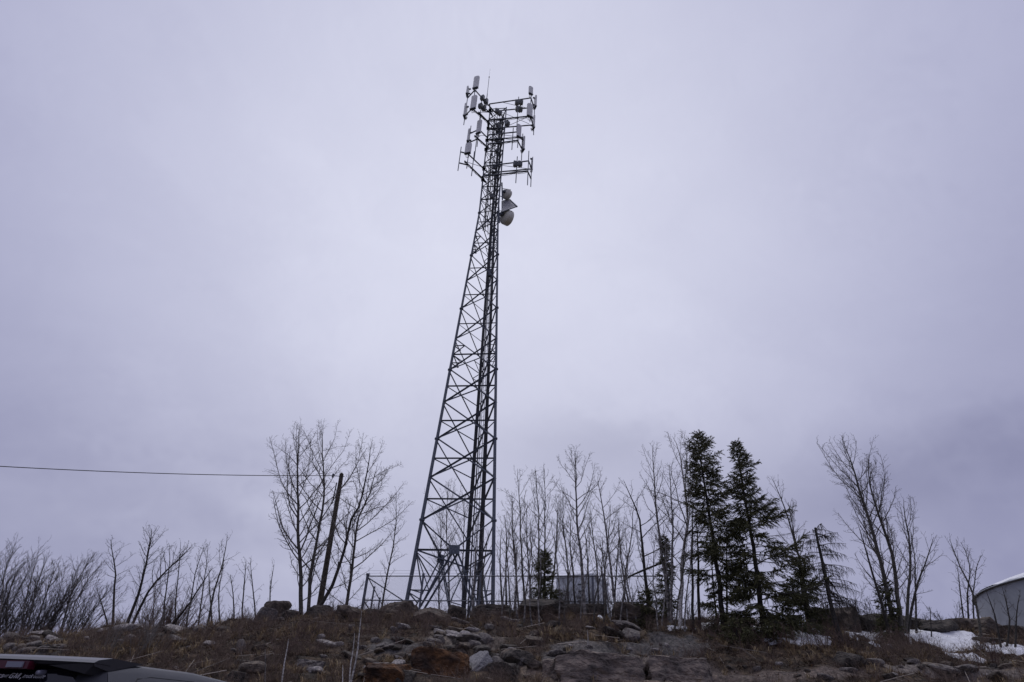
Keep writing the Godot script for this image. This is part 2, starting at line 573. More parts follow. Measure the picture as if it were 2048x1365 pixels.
func make_boulders() -> void:
	# along the crest: middle, top, bottom, width in the photograph, material, label
	var list := [
		[552, 1203, 1240, 46, "boulder", "pointed brown boulder on the crest below the bare poplars"],
		[533, 1217, 1238, 34, "slab_dull", "low flat-topped grey stone leaning on the pointed brown boulder"],
		[583, 1220, 1242, 40, "boulder_dark", "low dark boulder between the pointed boulder and the poplar trunks"],
		[646, 1213, 1247, 56, "boulder_dark", "dark wedge-shaped boulder in front of the utility pole"],
		[700, 1213, 1244, 52, "boulder", "brown boulder with a long sloping edge beside the fence corner post"],
		[752, 1220, 1244, 44, "boulder_dark", "low sloping stone beside the biggest blocky boulder"],
		[800, 1201, 1252, 66, "boulder", "biggest blocky boulder on the crest under the tower's strutted leg"],
		[866, 1217, 1248, 68, "boulder", "smooth rounded brown boulder beside the biggest blocky boulder"],
		[911, 1213, 1242, 30, "boulder_dark", "small upright dark boulder in front of the tower's hidden far leg"],
		[988, 1212, 1242, 86, "boulder_dark", "long low dark boulder in front of the tower's upright leg"],
		[1085, 1203, 1242, 108, "boulder_dark", "wide dark mound-shaped boulder under the smallest spruce"],
		[1155, 1208, 1241, 40, "boulder_dark", "dark jagged boulder below the equipment shelter"],
		[1192, 1212, 1240, 46, "boulder_dark", "rounded dark boulder below the shelter's corner"],
		[1258, 1210, 1244, 80, "boulder", "long boulder with a sloping top beside the dark leaning poplar"],
		[1490, 1234, 1252, 26, "boulder", "small rounded boulder in the snow between the two tall spruces"],
		[1634, 1215, 1250, 40, "boulder_dark", "tall dark boulder beside the small dense spruce"],
		[1680, 1216, 1246, 54, "boulder", "rounded brown boulder behind the dead larch"],
		[1735, 1229, 1257, 52, "boulder_dark", "dark boulder between the dead larch and the leaning poplars"],
		[1792, 1231, 1260, 96, "boulder_dark", "long dark boulder behind the leaning poplars"],
		[1862, 1242, 1262, 64, "boulder_dark", "low dark boulder at the top of the big snow patch"],
		[1908, 1238, 1260, 38, "boulder", "small round boulder at the corner of the big snow patch"],
		[1962, 1241, 1282, 84, "boulder", "rusty brown rounded boulder in front of the storage tank"],
		[2030, 1252, 1290, 70, "boulder_dark", "dark brown boulder under the storage tank wall"]]
	var k := 0
	for q in list:
		k += 1
		var far := 25.2 + 0.5 * sin(k * 2.1)
		var top := at(q[0], q[1], far)
		var low := at(q[0], q[2], far)
		var size := per_pixel(q[0], q[2], far)
		var under := minf(low.y, ground(top.x, -far)) - 0.1
		var o := solo("boulder", stone_mesh(100 + k, 15, 9, 0.05), M[q[4]], Vector3(top.x, (top.y + under) / 2, -far), q[5], "boulder", "boulders along the crest")
		o.scale = Vector3(q[3] * size * 1.18, (top.y - under) * 1.2, maxf(q[3] * size * 0.85, 0.6))
		o.rotation.y = 0.4 * sin(k * 1.7)
	# the bedrock ledges at the foot of the frame
	k = 0
	for q in [[880, 1342, 128, 70, 1.1, "rust_rock", "rust-stained bedrock ledge with an orange brown face"], [775, 1356, 112, 48, 1.0, "rust_rock", "low dark rusty ledge with a pale top edge beside the orange ledge"], [946, 1338, 74, 40, 0.45, "speckled", "tilted speckled grey slab leaning beside the orange ledge"], [1120, 1345, 90, 54, 1.0, "pale_rock", "pale pinkish bedrock knob at the edge of the bare outcrop"], [1210, 1358, 200, 84, 1.5, "pale_rock", "broad pale bedrock outcrop with an undercut edge"], [1350, 1360, 170, 74, 1.4, "pale_rock", "brownish bedrock outcrop beside the broad pale one"], [1010, 1352, 70, 44, 1.0, "boulder_dark", "dark broken ledge between the tilted slab and the pale knob"], [620, 1336, 60, 28, 0.8, "slab_dull", "grey weathered stone patch low on the brushy slope"], [490, 1336, 46, 34, 0.8, "boulder_dark", "dark mossy rock half buried low on the brushy slope"], [476, 1358, 50, 30, 0.7, "boulder_dark", "greenish dark rock below the half buried mossy rock"]]:
		k += 1
		var p := hit(q[0], q[1])
		var s := per_pixel(q[0], q[1], -p.z)
		var o := solo("rock_ledge" if k != 3 else "stone_slab", stone_mesh(300 + k, 22, 5, 0.06, k != 3), M[q[5]], p + Vector3(0, -0.05, -0.1), q[6], "rock", "bedrock and big rocks on the slope")
		o.scale = Vector3(q[2] * s, q[3] * s * 1.25, q[4])
		stone_spots.append(Vector3(p.x, p.z, q[2] * s * 0.5))
		if k == 3:
			o.rotation = Vector3(0.5, 0.2, 0.75)
			o.scale = Vector3(1.1, 0.42, 0.8)
	# broken angular blocks that tumbled from the ledges
	rng.seed = 91
	var forms := []
	for f in 6:
		forms.append(stone_mesh(700 + f, 9, 6, 0.035))
	var zones := [[700, 1290, 830, 1362, 8, "blocks beside the orange ledge", "dull angular rock block among the rubble above the rusty ledges"], [880, 1282, 1080, 1362, 15, "blocks round the tilted slab", "angular rock block in the rubble round the tilted speckled slab"], [0, 1272, 135, 1306, 16, "blocks of the rubble pile past the car", "angular rock block in the rubble pile beyond the car roof"], [235, 1256, 400, 1296, 8, "blocks under the leaning trunks", "angular grey block under the leaning bare trunks"], [465, 1290, 560, 1360, 5, "dark blocks low on the brushy slope", "dark angular block half buried in the brushy slope"], [1080, 1318, 1400, 1362, 5, "blocks on the pale outcrop", "pale brown block lying on the bare outcrop"], [1650, 1322, 2040, 1362, 9, "blocks below the snow patches", "grey brown block in the dead grass below the snow patches"], [820, 1244, 1320, 1282, 8, "blocks under the crest boulders", "small angular block just under the crest boulders"]]
	for q in zones:
		for n in q[4]:
			var px := rng.randf_range(q[0], q[2])
			var py := rng.randf_range(q[1], q[3])
			var p := hit(px, py)
			var w := rng.randf_range(0.16, 0.5) * (1.3 if n % 5 == 0 else 1.0)
			var o := solo("rock_block", forms[rng.randi() % 6], [M.boulder, M.slab_dull, M.boulder_dark, M.boulder_dark, M.boulder][rng.randi() % 5], p + Vector3(0, w * 0.1, 0), q[6], "rock", q[5])
			o.scale = Vector3(w * 1.3, w * rng.randf_range(0.5, 0.85), w)
			o.rotation = Vector3(rng.randf_range(-0.3, 0.3), rng.randf() * TAU, rng.randf_range(-0.35, 0.35))
			stone_spots.append(Vector3(p.x, p.z, w * 0.5))
	make_stones()


func make_stones() -> void:
	var shapes := []
	for k in 8:
		shapes.append(stone_mesh(500 + k, 5, 9, 0.03))
	# middle, width and height in the photograph, shade: 0 pale, 1 dull, 2 dark
	var list := [[806, 1259, 22, 9, 0], [788, 1265, 12, 9, 1], [909, 1271, 28, 7, 0], [907, 1277, 24, 6, 0], [931, 1275, 24, 10, 0], [880, 1268, 20, 6, 0], [877, 1278, 18, 6, 1], [868, 1287, 24, 9, 1], [858, 1295, 20, 9, 1], [883, 1286, 10, 9, 1], [909, 1292, 9, 12, 2], [938, 1285, 46, 12, 1], [971, 1283, 26, 12, 1], [950, 1295, 26, 10, 1], [903, 1240, 24, 6, 0], [868, 1259, 22, 6, 1], [927, 1249, 20, 6, 1], [947, 1264, 22, 5, 0], [807, 1287, 40, 8, 2], [782, 1297, 22, 6, 1], [749, 1284, 18, 7, 1], [1038, 1320, 26, 13, 0], [1024, 1306, 12, 9, 0], [650, 1290, 32, 8, 0], [642, 1279, 11, 8, 0], [678, 1292, 14, 6, 0], [631, 1346, 26, 12, 0], [415, 1292, 20, 8, 0], [479, 1302, 15, 20, 1], [737, 1339, 22, 6, 0], [769, 1336, 40, 7, 0], [794, 1332, 20, 10, 0], [80, 1271, 42, 7, 0], [30, 1277, 26, 8, 1], [101, 1288, 30, 13, 0], [60, 1295, 24, 9, 1], [20, 1298, 26, 9, 1], [45, 1306, 22, 8, 1], [85, 1304, 20, 9, 1], [118, 1300, 14, 8, 1], [8, 1288, 22, 9, 0], [70, 1283, 18, 7, 1], [50, 1286, 14, 6, 2], [347, 1263, 46, 13, 0], [248, 1260, 30, 8, 0], [270, 1255, 20, 6, 0], [262, 1278, 15, 6, 0], [300, 1274, 12, 7, 0], [354, 1287, 32, 8, 1], [240, 1284, 12, 4, 0], [172, 1281, 10, 6, 0], [205, 1266, 14, 6, 0], [395, 1262, 20, 8, 1], [445, 1262, 24, 7, 2], [1982, 1286, 38, 9, 2], [1882, 1344, 42, 11, 1], [1929, 1353, 44, 13, 1], [1782, 1301, 10, 6, 0], [1256, 1258, 46, 12, 1], [1182, 1259, 14, 4, 0], [1229, 1274, 26, 7, 2], [1108, 1312, 34, 8, 1], [1036, 1332, 22, 11, 1], [1012, 1243, 20, 6, 0], [1030, 1246, 16, 5, 0], [835, 1322, 26, 10, 1], [905, 1300, 30, 8, 2], [1000, 1330, 24, 12, 1], [985, 1318, 16, 10, 2], [560, 1238, 14, 6, 1], [665, 1244, 22, 4, 0], [700, 1262, 10, 6, 1], [725, 1300, 14, 6, 1], [1145, 1297, 12, 4, 0], [1212, 1280, 8, 4, 0], [1320, 1322, 10, 6, 0], [1334, 1297, 8, 4, 0], [1260, 1302, 8, 4, 0], [1700, 1345, 22, 8, 1], [1650, 1358, 26, 8, 1], [1780, 1356, 24, 8, 2], [1830, 1328, 20, 7, 1]]
	var names := ["pale grey", "dull grey brown", "dark grey"]
	var mats := [M.slab, M.slab_dull, M.boulder_dark]
	var groups := ["pale stones on the slope", "dull stones on the slope", "dark stones on the slope"]
	rng.seed = 77
	for k in 40:   # loose rubble between the larger stones
		var px := rng.randf_range(10, 2030)
		list.append([px, rng.randf_range(1285, 1358) if px < 1350 or px > 1700 else rng.randf_range(1320, 1360), rng.randf_range(6, 14), rng.randf_range(4, 7), [1, 1, 2, 0][rng.randi() % 4]])
	var k := 0
	for q in list:
		k += 1
		var p := hit(q[0], q[1])
		var s := per_pixel(q[0], q[1], -p.z)
		var o := solo("stone", shapes[k % 8], mats[q[4]], p + Vector3(0, q[3] * s * 0.3, 0), "%s loose stone lying in the dead grass of the slope" % names[q[4]], "stone", groups[q[4]])
		o.scale = Vector3(q[2] * s * 1.25, q[3] * s * 1.7, q[2] * s * rng.randf_range(0.7, 1.1))
		stone_spots.append(Vector3(p.x, p.z, q[2] * s * 0.6))
		o.rotation = Vector3(rng.randf_range(-0.1, 0.3), rng.randf_range(-0.5, 0.5), rng.randf_range(-0.25, 0.25))


# ---------------------------------------------------------------- snow
func make_snow() -> void:
	var q := FastNoiseLite.new()
	q.seed = 9
	q.frequency = 1.3
	q.fractal_octaves = 4
	for s in [
		[[1815, 1264, 1850, 1259, 1880, 1257, 1908, 1256, 1920, 1266, 1955, 1275, 1990, 1283, 1968, 1291, 1942, 1302, 1908, 1307, 1886, 1300, 1848, 1288, 1815, 1280], "largest snow patch running down the slope beside the leaning poplars"],
		[[1960, 1303, 1982, 1292, 2012, 1288, 2050, 1297, 2100, 1312, 2045, 1313, 2000, 1308], "snow patch below the storage tank"],
		[[1893, 1309, 1940, 1311, 1990, 1322, 1962, 1326, 1915, 1316], "thin strip of snow below the largest snow patch"],
		[[1330, 1255, 1400, 1252, 1470, 1254, 1560, 1258, 1640, 1266, 1665, 1280, 1650, 1292, 1600, 1293, 1545, 1291, 1500, 1278, 1420, 1266, 1335, 1263], "long snow patch lying under the tall spruces"],
		[[1695, 1262, 1760, 1262, 1785, 1270, 1770, 1282, 1720, 1280, 1690, 1272], "snow patch behind the dead larch"],
		[[1738, 1290, 1765, 1291, 1762, 1297, 1740, 1297], "small scrap of snow at the foot of the leaning poplars"],
		[[1195, 1234, 1232, 1233, 1226, 1240, 1200, 1241], "scrap of snow between the crest boulders below the shelter"]]:
		var ring := PackedVector2Array()
		for k in s[0].size() / 2:
			var p := hit(s[0][k * 2], s[0][k * 2 + 1])
			ring.append(Vector2(p.x, p.z))
		snow_rings.append(ring)
		var lo := ring[0]
		var hi := ring[0]
		for p in ring:
			lo = lo.min(p)
			hi = hi.max(p)
		lo -= Vector2(0.4, 0.4)
		hi += Vector2(0.4, 0.4)
		var cell := 0.09
		var nx := int((hi.x - lo.x) / cell) + 2
		var nz := int((hi.y - lo.y) / cell) + 2
		var b := Maker.new()
		var inside := PackedByteArray()
		for r in nz:
			for c in nx:
				var w := lo + Vector2(c, r) * cell
				var e := w + Vector2(q.get_noise_2d(w.x * 1.5, w.y * 1.5), q.get_noise_2d(w.x * 1.5 + 60.0, w.y * 1.5)) * 0.3
				var ok := Geometry2D.is_point_in_polygon(e, ring) and q.get_noise_2d(w.x * 2.0, w.y * 2.0 + 9.0) < 0.62
				inside.append(1 if ok else 0)
				b.v.append(Vector3(w.x, ground(w.x, w.y) + (0.06 + q.get_noise_2d(w.x, w.y) * 0.05 if ok else -0.03), w.y))
		for r in nz - 1:
			for c in nx - 1:
				var a := r * nx + c
				if inside[a] + inside[a + 1] + inside[a + nx] + inside[a + nx + 1] > 0:
					b.i.append_array([a, a + 1, a + nx, a + 1, a + nx + 1, a + nx])
		if b.i.size():
			b.n.resize(b.v.size())
			for k in b.v.size():
				var x0 := b.v[k - 1] if k % nx else b.v[k]
				var x1 := b.v[k + 1] if k % nx < nx - 1 else b.v[k]
				var z0 := b.v[k - nx] if k >= nx else b.v[k]
				var z1 := b.v[k + nx] if k < nx * (nz - 1) else b.v[k]
				b.n[k] = (z1 - z0).cross(x1 - x0).normalized()
			solo("snow", b.mesh(), M.snow, Vector3.ZERO, s[1], "snow", "", "structure")


# ---------------------------------------------------------------- ground cover
func tuft(seed_: int, blades: int, spread: float, bend: float, width: float) -> ArrayMesh:
	var r := RandomNumberGenerator.new()
	r.seed = seed_
	var b := Maker.new()
	for k in blades:
		var a := r.randf() * TAU
		var root := Vector3(cos(a), 0, sin(a)) * r.randf() * spread
		var out := Vector3(cos(a + r.randfn() * 0.5), 0, sin(a + r.randfn() * 0.5))
		var h := r.randf_range(0.5, 1.0)
		var mid := root + Vector3(0, h * 0.6, 0) + out * bend * h * 0.35
		var tip := root + Vector3(0, h * r.randf_range(0.55, 1.0), 0) + out * bend * h
		var w := Vector3(-out.z, 0, out.x) * width
		b.tri(root - w, root + w, mid + w * 0.8)
		b.tri(root - w, mid + w * 0.8, mid - w * 0.8)
		b.tri(mid - w * 0.8, mid + w * 0.8, tip)
	return b.mesh()


func bramble(seed_: int) -> ArrayMesh:   # a knee-high tangle of thin woody stems, 1 m tall
	var r := RandomNumberGenerator.new()
	r.seed = seed_
	var b := Maker.new()
	for k in 7:
		var a := r.randf() * TAU
		var p := Vector3(r.randfn() * 0.12, -0.05, r.randfn() * 0.12)
		var d := Vector3(cos(a) * 0.45, 1, sin(a) * 0.45).normalized()
		for s in 3:
			var e := p + d * r.randf_range(0.2, 0.36)
			b.rod(p, e, 0.008 - s * 0.002, 0.006 - s * 0.002)
			for t in 2:
				var f := (d + Vector3(r.randfn(), r.randfn() * 0.4 + 0.2, r.randfn()) * 0.8).normalized()
				b.rod(e, e + f * r.randf_range(0.1, 0.28), 0.004, 0.002)
			p = e
			d = (d + Vector3(r.randfn(), 0.1, r.randfn()) * 0.3).normalized()
	return b.mesh()


func scatter(called: String, m: Mesh, mat: Material, label: String, category: String, spots: Array) -> void:
	var mm := MultiMesh.new()
	mm.transform_format = MultiMesh.TRANSFORM_3D
	mm.use_colors = true
	mm.mesh = m
	mm.instance_count = spots.size()
	for k in spots.size():
		mm.set_instance_transform(k, spots[k][0])
		mm.set_instance_color(k, spots[k][1])
	var o := MultiMeshInstance3D.new()
	o.multimesh = mm
	o.material_override = mat
	o.name = numbered(called)
	add_child(o)
	tag(o, label, category, "", "stuff")


func make_cover() -> void:
	rng.seed = 500
	var where := FastNoiseLite.new()
	where.seed = 31
	where.frequency = 0.35
	where.fractal_octaves = 3
	var kinds := [["dead_grass", tuft(1, 11, 0.4, 0.8, 0.03), "matted dead brown grass over the slope", "grass", 14000], ["straw_grass", tuft(2, 14, 0.28, 0.6, 0.022), "taller straw-coloured grass clumps on the slope and the crest", "grass", 2200], ["leaf_litter", tuft(3, 7, 1.1, 1.7, 0.12), "fallen leaves and twigs scattered over the slope", "litter", 9000]]
	for k in kinds.size():
		var spots := []
		var tries := 0
		while spots.size() < kinds[k][4] and tries < kinds[k][4] * 5:
			tries += 1
			var far := rng.randf_range(16.3, 27.5)
			var x := rng.randf_range(-1.0, 1.0) * far * 0.86
			var z := -far
			if bare(x, z) and rng.randf() < 0.97:
				continue
			var g := where.get_noise_2d(x, z)
			var size := 0.16
			var col := Color(0.115, 0.0827, 0.052)
			if k == 0:
				if g < -0.25 and rng.randf() < 0.7:
					continue
				size = rng.randf_range(0.1, 0.24)
				col = Color(0.0811, 0.0569, 0.0442).lerp(Color(0.3, 0.218, 0.148), pow(rng.randf(), 2.2))
			elif k == 1:
				if g < 0.12 and rng.randf() < 0.9:
					continue
				size = rng.randf_range(0.2, 0.42)
				col = Color(0.225, 0.161, 0.0933).lerp(Color(0.374, 0.292, 0.165), rng.randf())
			else:
				size = rng.randf_range(0.06, 0.13)
				col = Color(0.0624, 0.0477, 0.0368).lerp(Color(0.374, 0.251, 0.159), pow(rng.randf(), 2.0))
			var basis := Basis(UP, rng.randf() * TAU).scaled(Vector3(size, size * (rng.randf_range(0.3, 0.8) if k == 0 else (rng.randf_range(0.6, 1.1) if k == 1 else 0.35)), size))
			spots.append([Transform3D(basis, Vector3(x, ground(x, z) - 0.01, z)), col])
		scatter(kinds[k][0], kinds[k][1], M.blades, kinds[k][2], kinds[k][3], spots)
	var sticks := []
	while sticks.size() < 170:   # pale fallen sticks lying about
		var far := rng.randf_range(16.5, 25.5)
		var x := rng.randf_range(-1.0, 1.0) * far * 0.86
		var a := rng.randf() * TAU
		var l := rng.randf_range(0.3, 1.5)
		var p := Vector3(x, ground(x, -far) + 0.04, -far)
		var e := p + Vector3(cos(a) * l, 0, sin(a) * l)
		e.y = ground(e.x, e.z) + rng.randf_range(0.03, 0.25) * l
		var g := rng.randf_range(0.12, 0.5)
		sticks.append([along(p, e) * Transform3D(Basis().scaled(Vector3(1, 1, 1)), Vector3.ZERO), Color(g, g * 0.88, g * 0.76)])
	scatter("fallen_sticks", pipe_mesh(0.009, 4), M.blades, "pale fallen sticks lying about on the slope", "sticks", sticks)
	for k in 3:
		var spots := []
		var tries := 0
		while spots.size() < 1400 and tries < 9000:
			tries += 1
			var far := rng.randf_range(16.3, 26.5)
			var x := rng.randf_range(-1.0, 1.0) * far * 0.86
			var z := -far
			var g := where.get_noise_2d(x + 50.0, z * 1.0)
			if bare(x, z) or (g < 0.05 and rng.randf() < 0.75):
				continue
			var size := rng.randf_range(0.2, 0.6)
			spots.append([Transform3D(Basis(UP, rng.randf() * TAU).scaled(Vector3.ONE * size), Vector3(x, ground(x, z), z)), Color(0.0936, 0.0663, 0.054).lerp(Color(0.212, 0.156, 0.121), rng.randf())])
		scatter("brush", bramble(40 + k), M.blades, ["low tangle of reddish brown brush on the slope", "wiry leafless undergrowth between the stones of the slope", "knee-high leafless stems among the trees of the slope"][k], "brush", spots)


# ---------------------------------------------------------------- the tower
const TX := -2.22
const TZ := -32.7
var tower_base := 5.7


func tower_side(y: float) -> float:
	return 4.02 - (y - 9.8) * 0.1026 if y < 35.0 else 1.435


func corner(k: int, y: float) -> Vector3:   # leg 0 near left, 1 near right, 2 far
	var a := deg_to_rad([150.0, 30.0, 270.0][k] + 7.6)
	var r := tower_side(y) / sqrt(3.0)
	return Vector3(TX + r * cos(a), y, TZ + r * sin(a))


func make_tower() -> void:
	tower_base = ground(TX, TZ) - 0.1
	var o := thing("lattice_tower", Vector3(TX, tower_base, TZ), "tall three-legged grey steel lattice tower carrying antennas on the hilltop", "tower")
	var off := -o.position
	var big := angle_mesh(0.085, 0.014)
	var mid := angle_mesh(0.07, 0.012)
	var small := angle_mesh(0.05, 0.01)
	var top := 48.0
	for k in 3:
		var b := Maker.new()
		var pts := PackedVector3Array()
		var radii := PackedFloat32Array()
		for y in [tower_base - 0.2, 9.81, 16.08, 23.17, 30.58, 35.0, 42.0, top]:
			pts.append(corner(k, y) + off)
			radii.append(lerpf(0.105, 0.045, (y - 6.0) / 43.0))
		b.tube(pts, radii, 10)
		part(o, "leg", b.mesh(), M.steel)
		for y in [11.34, 16.08, 20.82, 25.69, 30.58, 35.0]:   # bolted flanges between the leg sections
			var f := pipe_mesh(lerpf(0.16, 0.1, (y - 6.0) / 43.0), 10)
			part(o, "flange", f, M.steel, along(corner(k, y - 0.04) + off, corner(k, y + 0.04) + off))
		var pier := pipe_mesh(0.35, 16)
		part(o, "footing", pier, M.slab_dull, along(corner(k, tower_base - 0.4) + off, corner(k, tower_base + 0.15) + off))
	var nodes := [11.34, 13.71, 16.08, 18.49, 20.82, 23.17, 25.69, 28.12, 30.58, 33.01, 35.0]
	for f in 3:
		var g := (f + 1) % 3
		var out := (corner(f, 10) + corner(g, 10)) / 2 - Vector3(TX, 10, TZ)
		out = out.normalized()
		var line := func(called: String, m: Mesh, a: Vector3, b: Vector3, push := 0.0) -> void:
			part(o, called, m, M.steel, along(a + out * push + off, b + out * push + off, out))
		# the strutted bottom bay with its gusset plates
		var ring := 9.81
		var hub := (corner(f, ring) + corner(g, ring)) / 2
		line.call("horizontal_brace", big, corner(f, ring), corner(g, ring))
		for e in [f, g]:
			var h: int = f + g - e
			line.call("diagonal_brace", mid, corner(e, nodes[0]), hub, 0.02)
			var toe := corner(e, tower_base + 0.3)
			var side := (corner(h, ring) - corner(e, ring)).normalized()
			line.call("strut", big, toe + side * 0.08, hub + side * -0.1 + Vector3(0, -0.1, 0), 0.03)
			line.call("strut", big, toe + side * 0.3, hub + side * 0.14 + Vector3(0, -0.15, 0), -0.06)
			var on := toe.lerp(hub, 0.52)
			line.call("stay", small, corner(e, on.y), on)
			line.call("stay", small, corner(e, ring - 0.05), on, 0.03)
			line.call("stay", small, corner(e, ring - 0.1), toe.lerp(hub, 0.72), 0.05)
			line.call("stay", small, corner(e, on.y - 0.1), toe.lerp(hub, 0.4), 0.05)
		var plate := box_mesh(Vector3(0.56, 0.46, 0.016))
		var right := (corner(g, ring) - corner(f, ring)).normalized()
		part(o, "gusset_plate", plate, M.steel, Transform3D(Basis(right, UP, right.cross(UP)), hub + out * 0.09 + Vector3(0, -0.02, 0) + off))
		# crossed bays with a level member through each crossing
		for k in nodes.size() - 1:
			var a: float = nodes[k]
			var b: float = nodes[k + 1]
			var m: Mesh = big if k < 4 else mid
			line.call("diagonal_brace", m, corner(f, a), corner(g, b), 0.05)
			line.call("diagonal_brace", m, corner(g, a), corner(f, b), -0.05)
			line.call("horizontal_brace", mid if k < 5 else small, corner(f, (a + b) / 2), corner(g, (a + b) / 2), 0.0)
			if k == 4 or k == 8:   # short stays stiffen these two bays
				for e in [f, g]:
					var h: int = f + g - e
					for t in [0.22, 0.78]:
						var y := lerpf(a, b, t)
						var reach := 0.24
						line.call("stay", small, corner(e, y), corner(e, y).lerp(corner(h, y), reach), 0.02)
						line.call("stay", small, corner(e, lerpf(a, b, 0.5)), corner(e, y).lerp(corner(h, y), reach), -0.02)
		# the straight top section
		var y := 35.0
		while y < top - 0.5:
			var n := minf(y + 1.43, top)
			line.call("diagonal_brace", small, corner(f, y), corner(g, n), 0.03)
			line.call("diagonal_brace", small, corner(g, y), corner(f, n), -0.03)
			line.call("horizontal_brace", small, corner(f, n), corner(g, n))
			y = n
	# ladder, cable ladder and black feed lines inside the face between the far and the near right leg
	var inner := func(t: float, y: float) -> Vector3:
		return corner(2, y).lerp(corner(1, y), t).lerp(Vector3(TX, y, TZ), 0.12) + off
	var lad := Maker.new()
	for s in [0.36, 0.5]:
		lad.rod(inner.call(s, tower_base), inner.call(s, 35.0), 0.018, 0.018, 4)
		lad.rod(inner.call(s, 35.0), inner.call(s, top), 0.018, 0.018, 4)
	var ry := tower_base + 0.3
	while ry < top:
		lad.rod(inner.call(0.36, ry), inner.call(0.5, ry), 0.01, 0.01, 3)
		ry += 0.3
	part(o, "ladder", lad.mesh(), M.steel)
	for s in [0.02, 0.06, 0.1, 0.14, 0.26, 0.6, 0.64, 0.68, 0.74]:
		var b := Maker.new()
		var pts := PackedVector3Array()
		var radii := PackedFloat32Array()
		y_loop(pts, radii, inner, s, top)
		b.tube(pts, radii, 6)
		part(o, "feed_line", b.mesh(), M.black)
	ry = tower_base + 1.5
	while ry < 48.0:   # dished hangers that carry the feed lines
		var b := Maker.new()
		var p: Vector3 = inner.call(0.5, ry)
		var q: Vector3 = inner.call(0.64, ry)
		b.tube(PackedVector3Array([p, p.lerp(q, 0.25) + Vector3(0, -0.1, 0), p.lerp(q, 0.75) + Vector3(0, -0.1, 0), q]), PackedFloat32Array([0.022, 0.022, 0.022, 0.022]), 4)
		b.rod(inner.call(0.0, ry), inner.call(0.14, ry), 0.025, 0.025, 4)
		part(o, "cable_hanger", b.mesh(), M.steel_dark)
		ry += 1.2
	for q in [[0.2, 0.3], [0.3, 0.55], [0.45, 0.7], [0.8, 0.35], [0.9, 0.6], [0.55, 0.8], [0.15, 0.75], [0.75, 0.75]]:   # jumpers crowding the top section
		var b := Maker.new()
		var pts := PackedVector3Array()
		var radii := PackedFloat32Array()
		var y := 33.5
		while y < top - 0.3:
			var p := corner(2, y).lerp(corner(1, y), q[0]).lerp(corner(0, y), q[1] * 0.8)
			pts.append(p + off + Vector3(sin(y * 2.1 + q[0] * 9.0), 0, cos(y * 1.7 + q[1] * 7.0)) * 0.05)
			radii.append(0.024)
			y += 0.9
		b.tube(pts, radii, 5)
		part(o, "jumper_cable", b.mesh(), M.black)
	for q in [[37.4, 0.4], [39.3, 0.7], [41.0, 0.3], [42.6, 0.6], [44.3, 0.4], [45.6, 0.7], [46.6, 0.2]]:
		part(o, "cable_box", box_mesh(Vector3(0.28, 0.42, 0.2)), M.radio, Transform3D(Basis(UP, q[0]), corner(2, q[0]).lerp(corner(1, q[0]), q[1]).lerp(corner(0, q[0]), 0.25) + off))
	# junction box and small bent bracket halfway up
	part(o, "junction_box", box_mesh(Vector3(0.3, 0.6, 0.25)), M.steel_dark, Transform3D(Basis(), inner.call(0.45, 29.6)))
	make_antennas(off)


func y_loop(pts: PackedVector3Array, radii: PackedFloat32Array, inner: Callable, s: float, top: float) -> void:
	for y in [tower_base, 12.0, 20.0, 28.0, 35.0, 42.0, top - 0.6]:
		pts.append(inner.call(s, y))
		radii.append(0.042)


func panel_antenna(px: float, py: float, far: float, tall: float, wide: float, turn: float, label: String, group := "panel antennas on the tower") -> void:
	var p := at(px, py, far)
	var o := thing("panel_antenna", p, label, "antenna", group)
	o.rotation.y = turn
	var b := Maker.new()   # a bowed front shell: rounded edges, flat back
	var ring := []
	var d := wide * 0.42
	for q in [[-0.5, -0.5], [-0.5, 0.1], [-0.38, 0.4], [-0.2, 0.5], [0.2, 0.5], [0.38, 0.4], [0.5, 0.1], [0.5, -0.5]]:
		ring.append(Vector3(q[0] * wide, 0, q[1] * d))
	var n := ring.size()
	var h := Vector3(0, tall / 2, 0)
	for k in n:
		b.quad(ring[k] - h, ring[k] + h, ring[(k + 1) % n] + h, ring[(k + 1) % n] - h)
	for k in range(1, n - 1):
		b.tri(ring[0] + h, ring[k] + h, ring[k + 1] + h)
		b.tri(ring[0] - h, ring[k + 1] - h, ring[k] - h)
	part(o, "radome", b.mesh(), M.panel)
	part(o, "end_cap", box_mesh(Vector3(wide * 1.02, 0.05, d * 1.02)), M.steel_dark, Transform3D(Basis(), Vector3(0, -tall / 2 - 0.02, 0)))
	for s in [-0.33, 0.33]:
		part(o, "bracket", box_mesh(Vector3(0.1, 0.1, 0.2)), M.steel_dark, Transform3D(Basis(), Vector3(0, tall * s, -d / 2 - 0.08)))
	var jumpers := Maker.new()
	for s in [-0.28, -0.1, 0.1, 0.28]:
		jumpers.tube(PackedVector3Array([Vector3(s * wide, -tall / 2 - 0.03, 0), Vector3(s * wide, -tall / 2 - 0.28, 0), Vector3(s * wide * 0.6, -tall / 2 - 0.36, -0.14), Vector3(s * 0.2, -tall / 2 - 0.12, -d / 2 - 0.16)]), PackedFloat32Array([0.012, 0.012, 0.012, 0.012]), 4)
	part(o, "jumper_cable", jumpers.mesh(), M.black)


func radio_unit(p: Vector3, turn: float, label: String) -> void:
	var o := thing("radio_unit", p, label, "radio unit", "radio units behind the antennas")
	o.rotation.y = turn
	part(o, "housing", box_mesh(Vector3(0.34, 0.5, 0.2)), M.radio)
	for k in 6:
		part(o, "cooling_fin", box_mesh(Vector3(0.012, 0.44, 0.06)), M.radio, Transform3D(Basis(), Vector3(-0.14 + k * 0.056, 0, 0.13)))
	part(o, "bracket", box_mesh(Vector3(0.12, 0.4, 0.12)), M.steel_dark, Transform3D(Basis(), Vector3(0, 0, -0.16)))


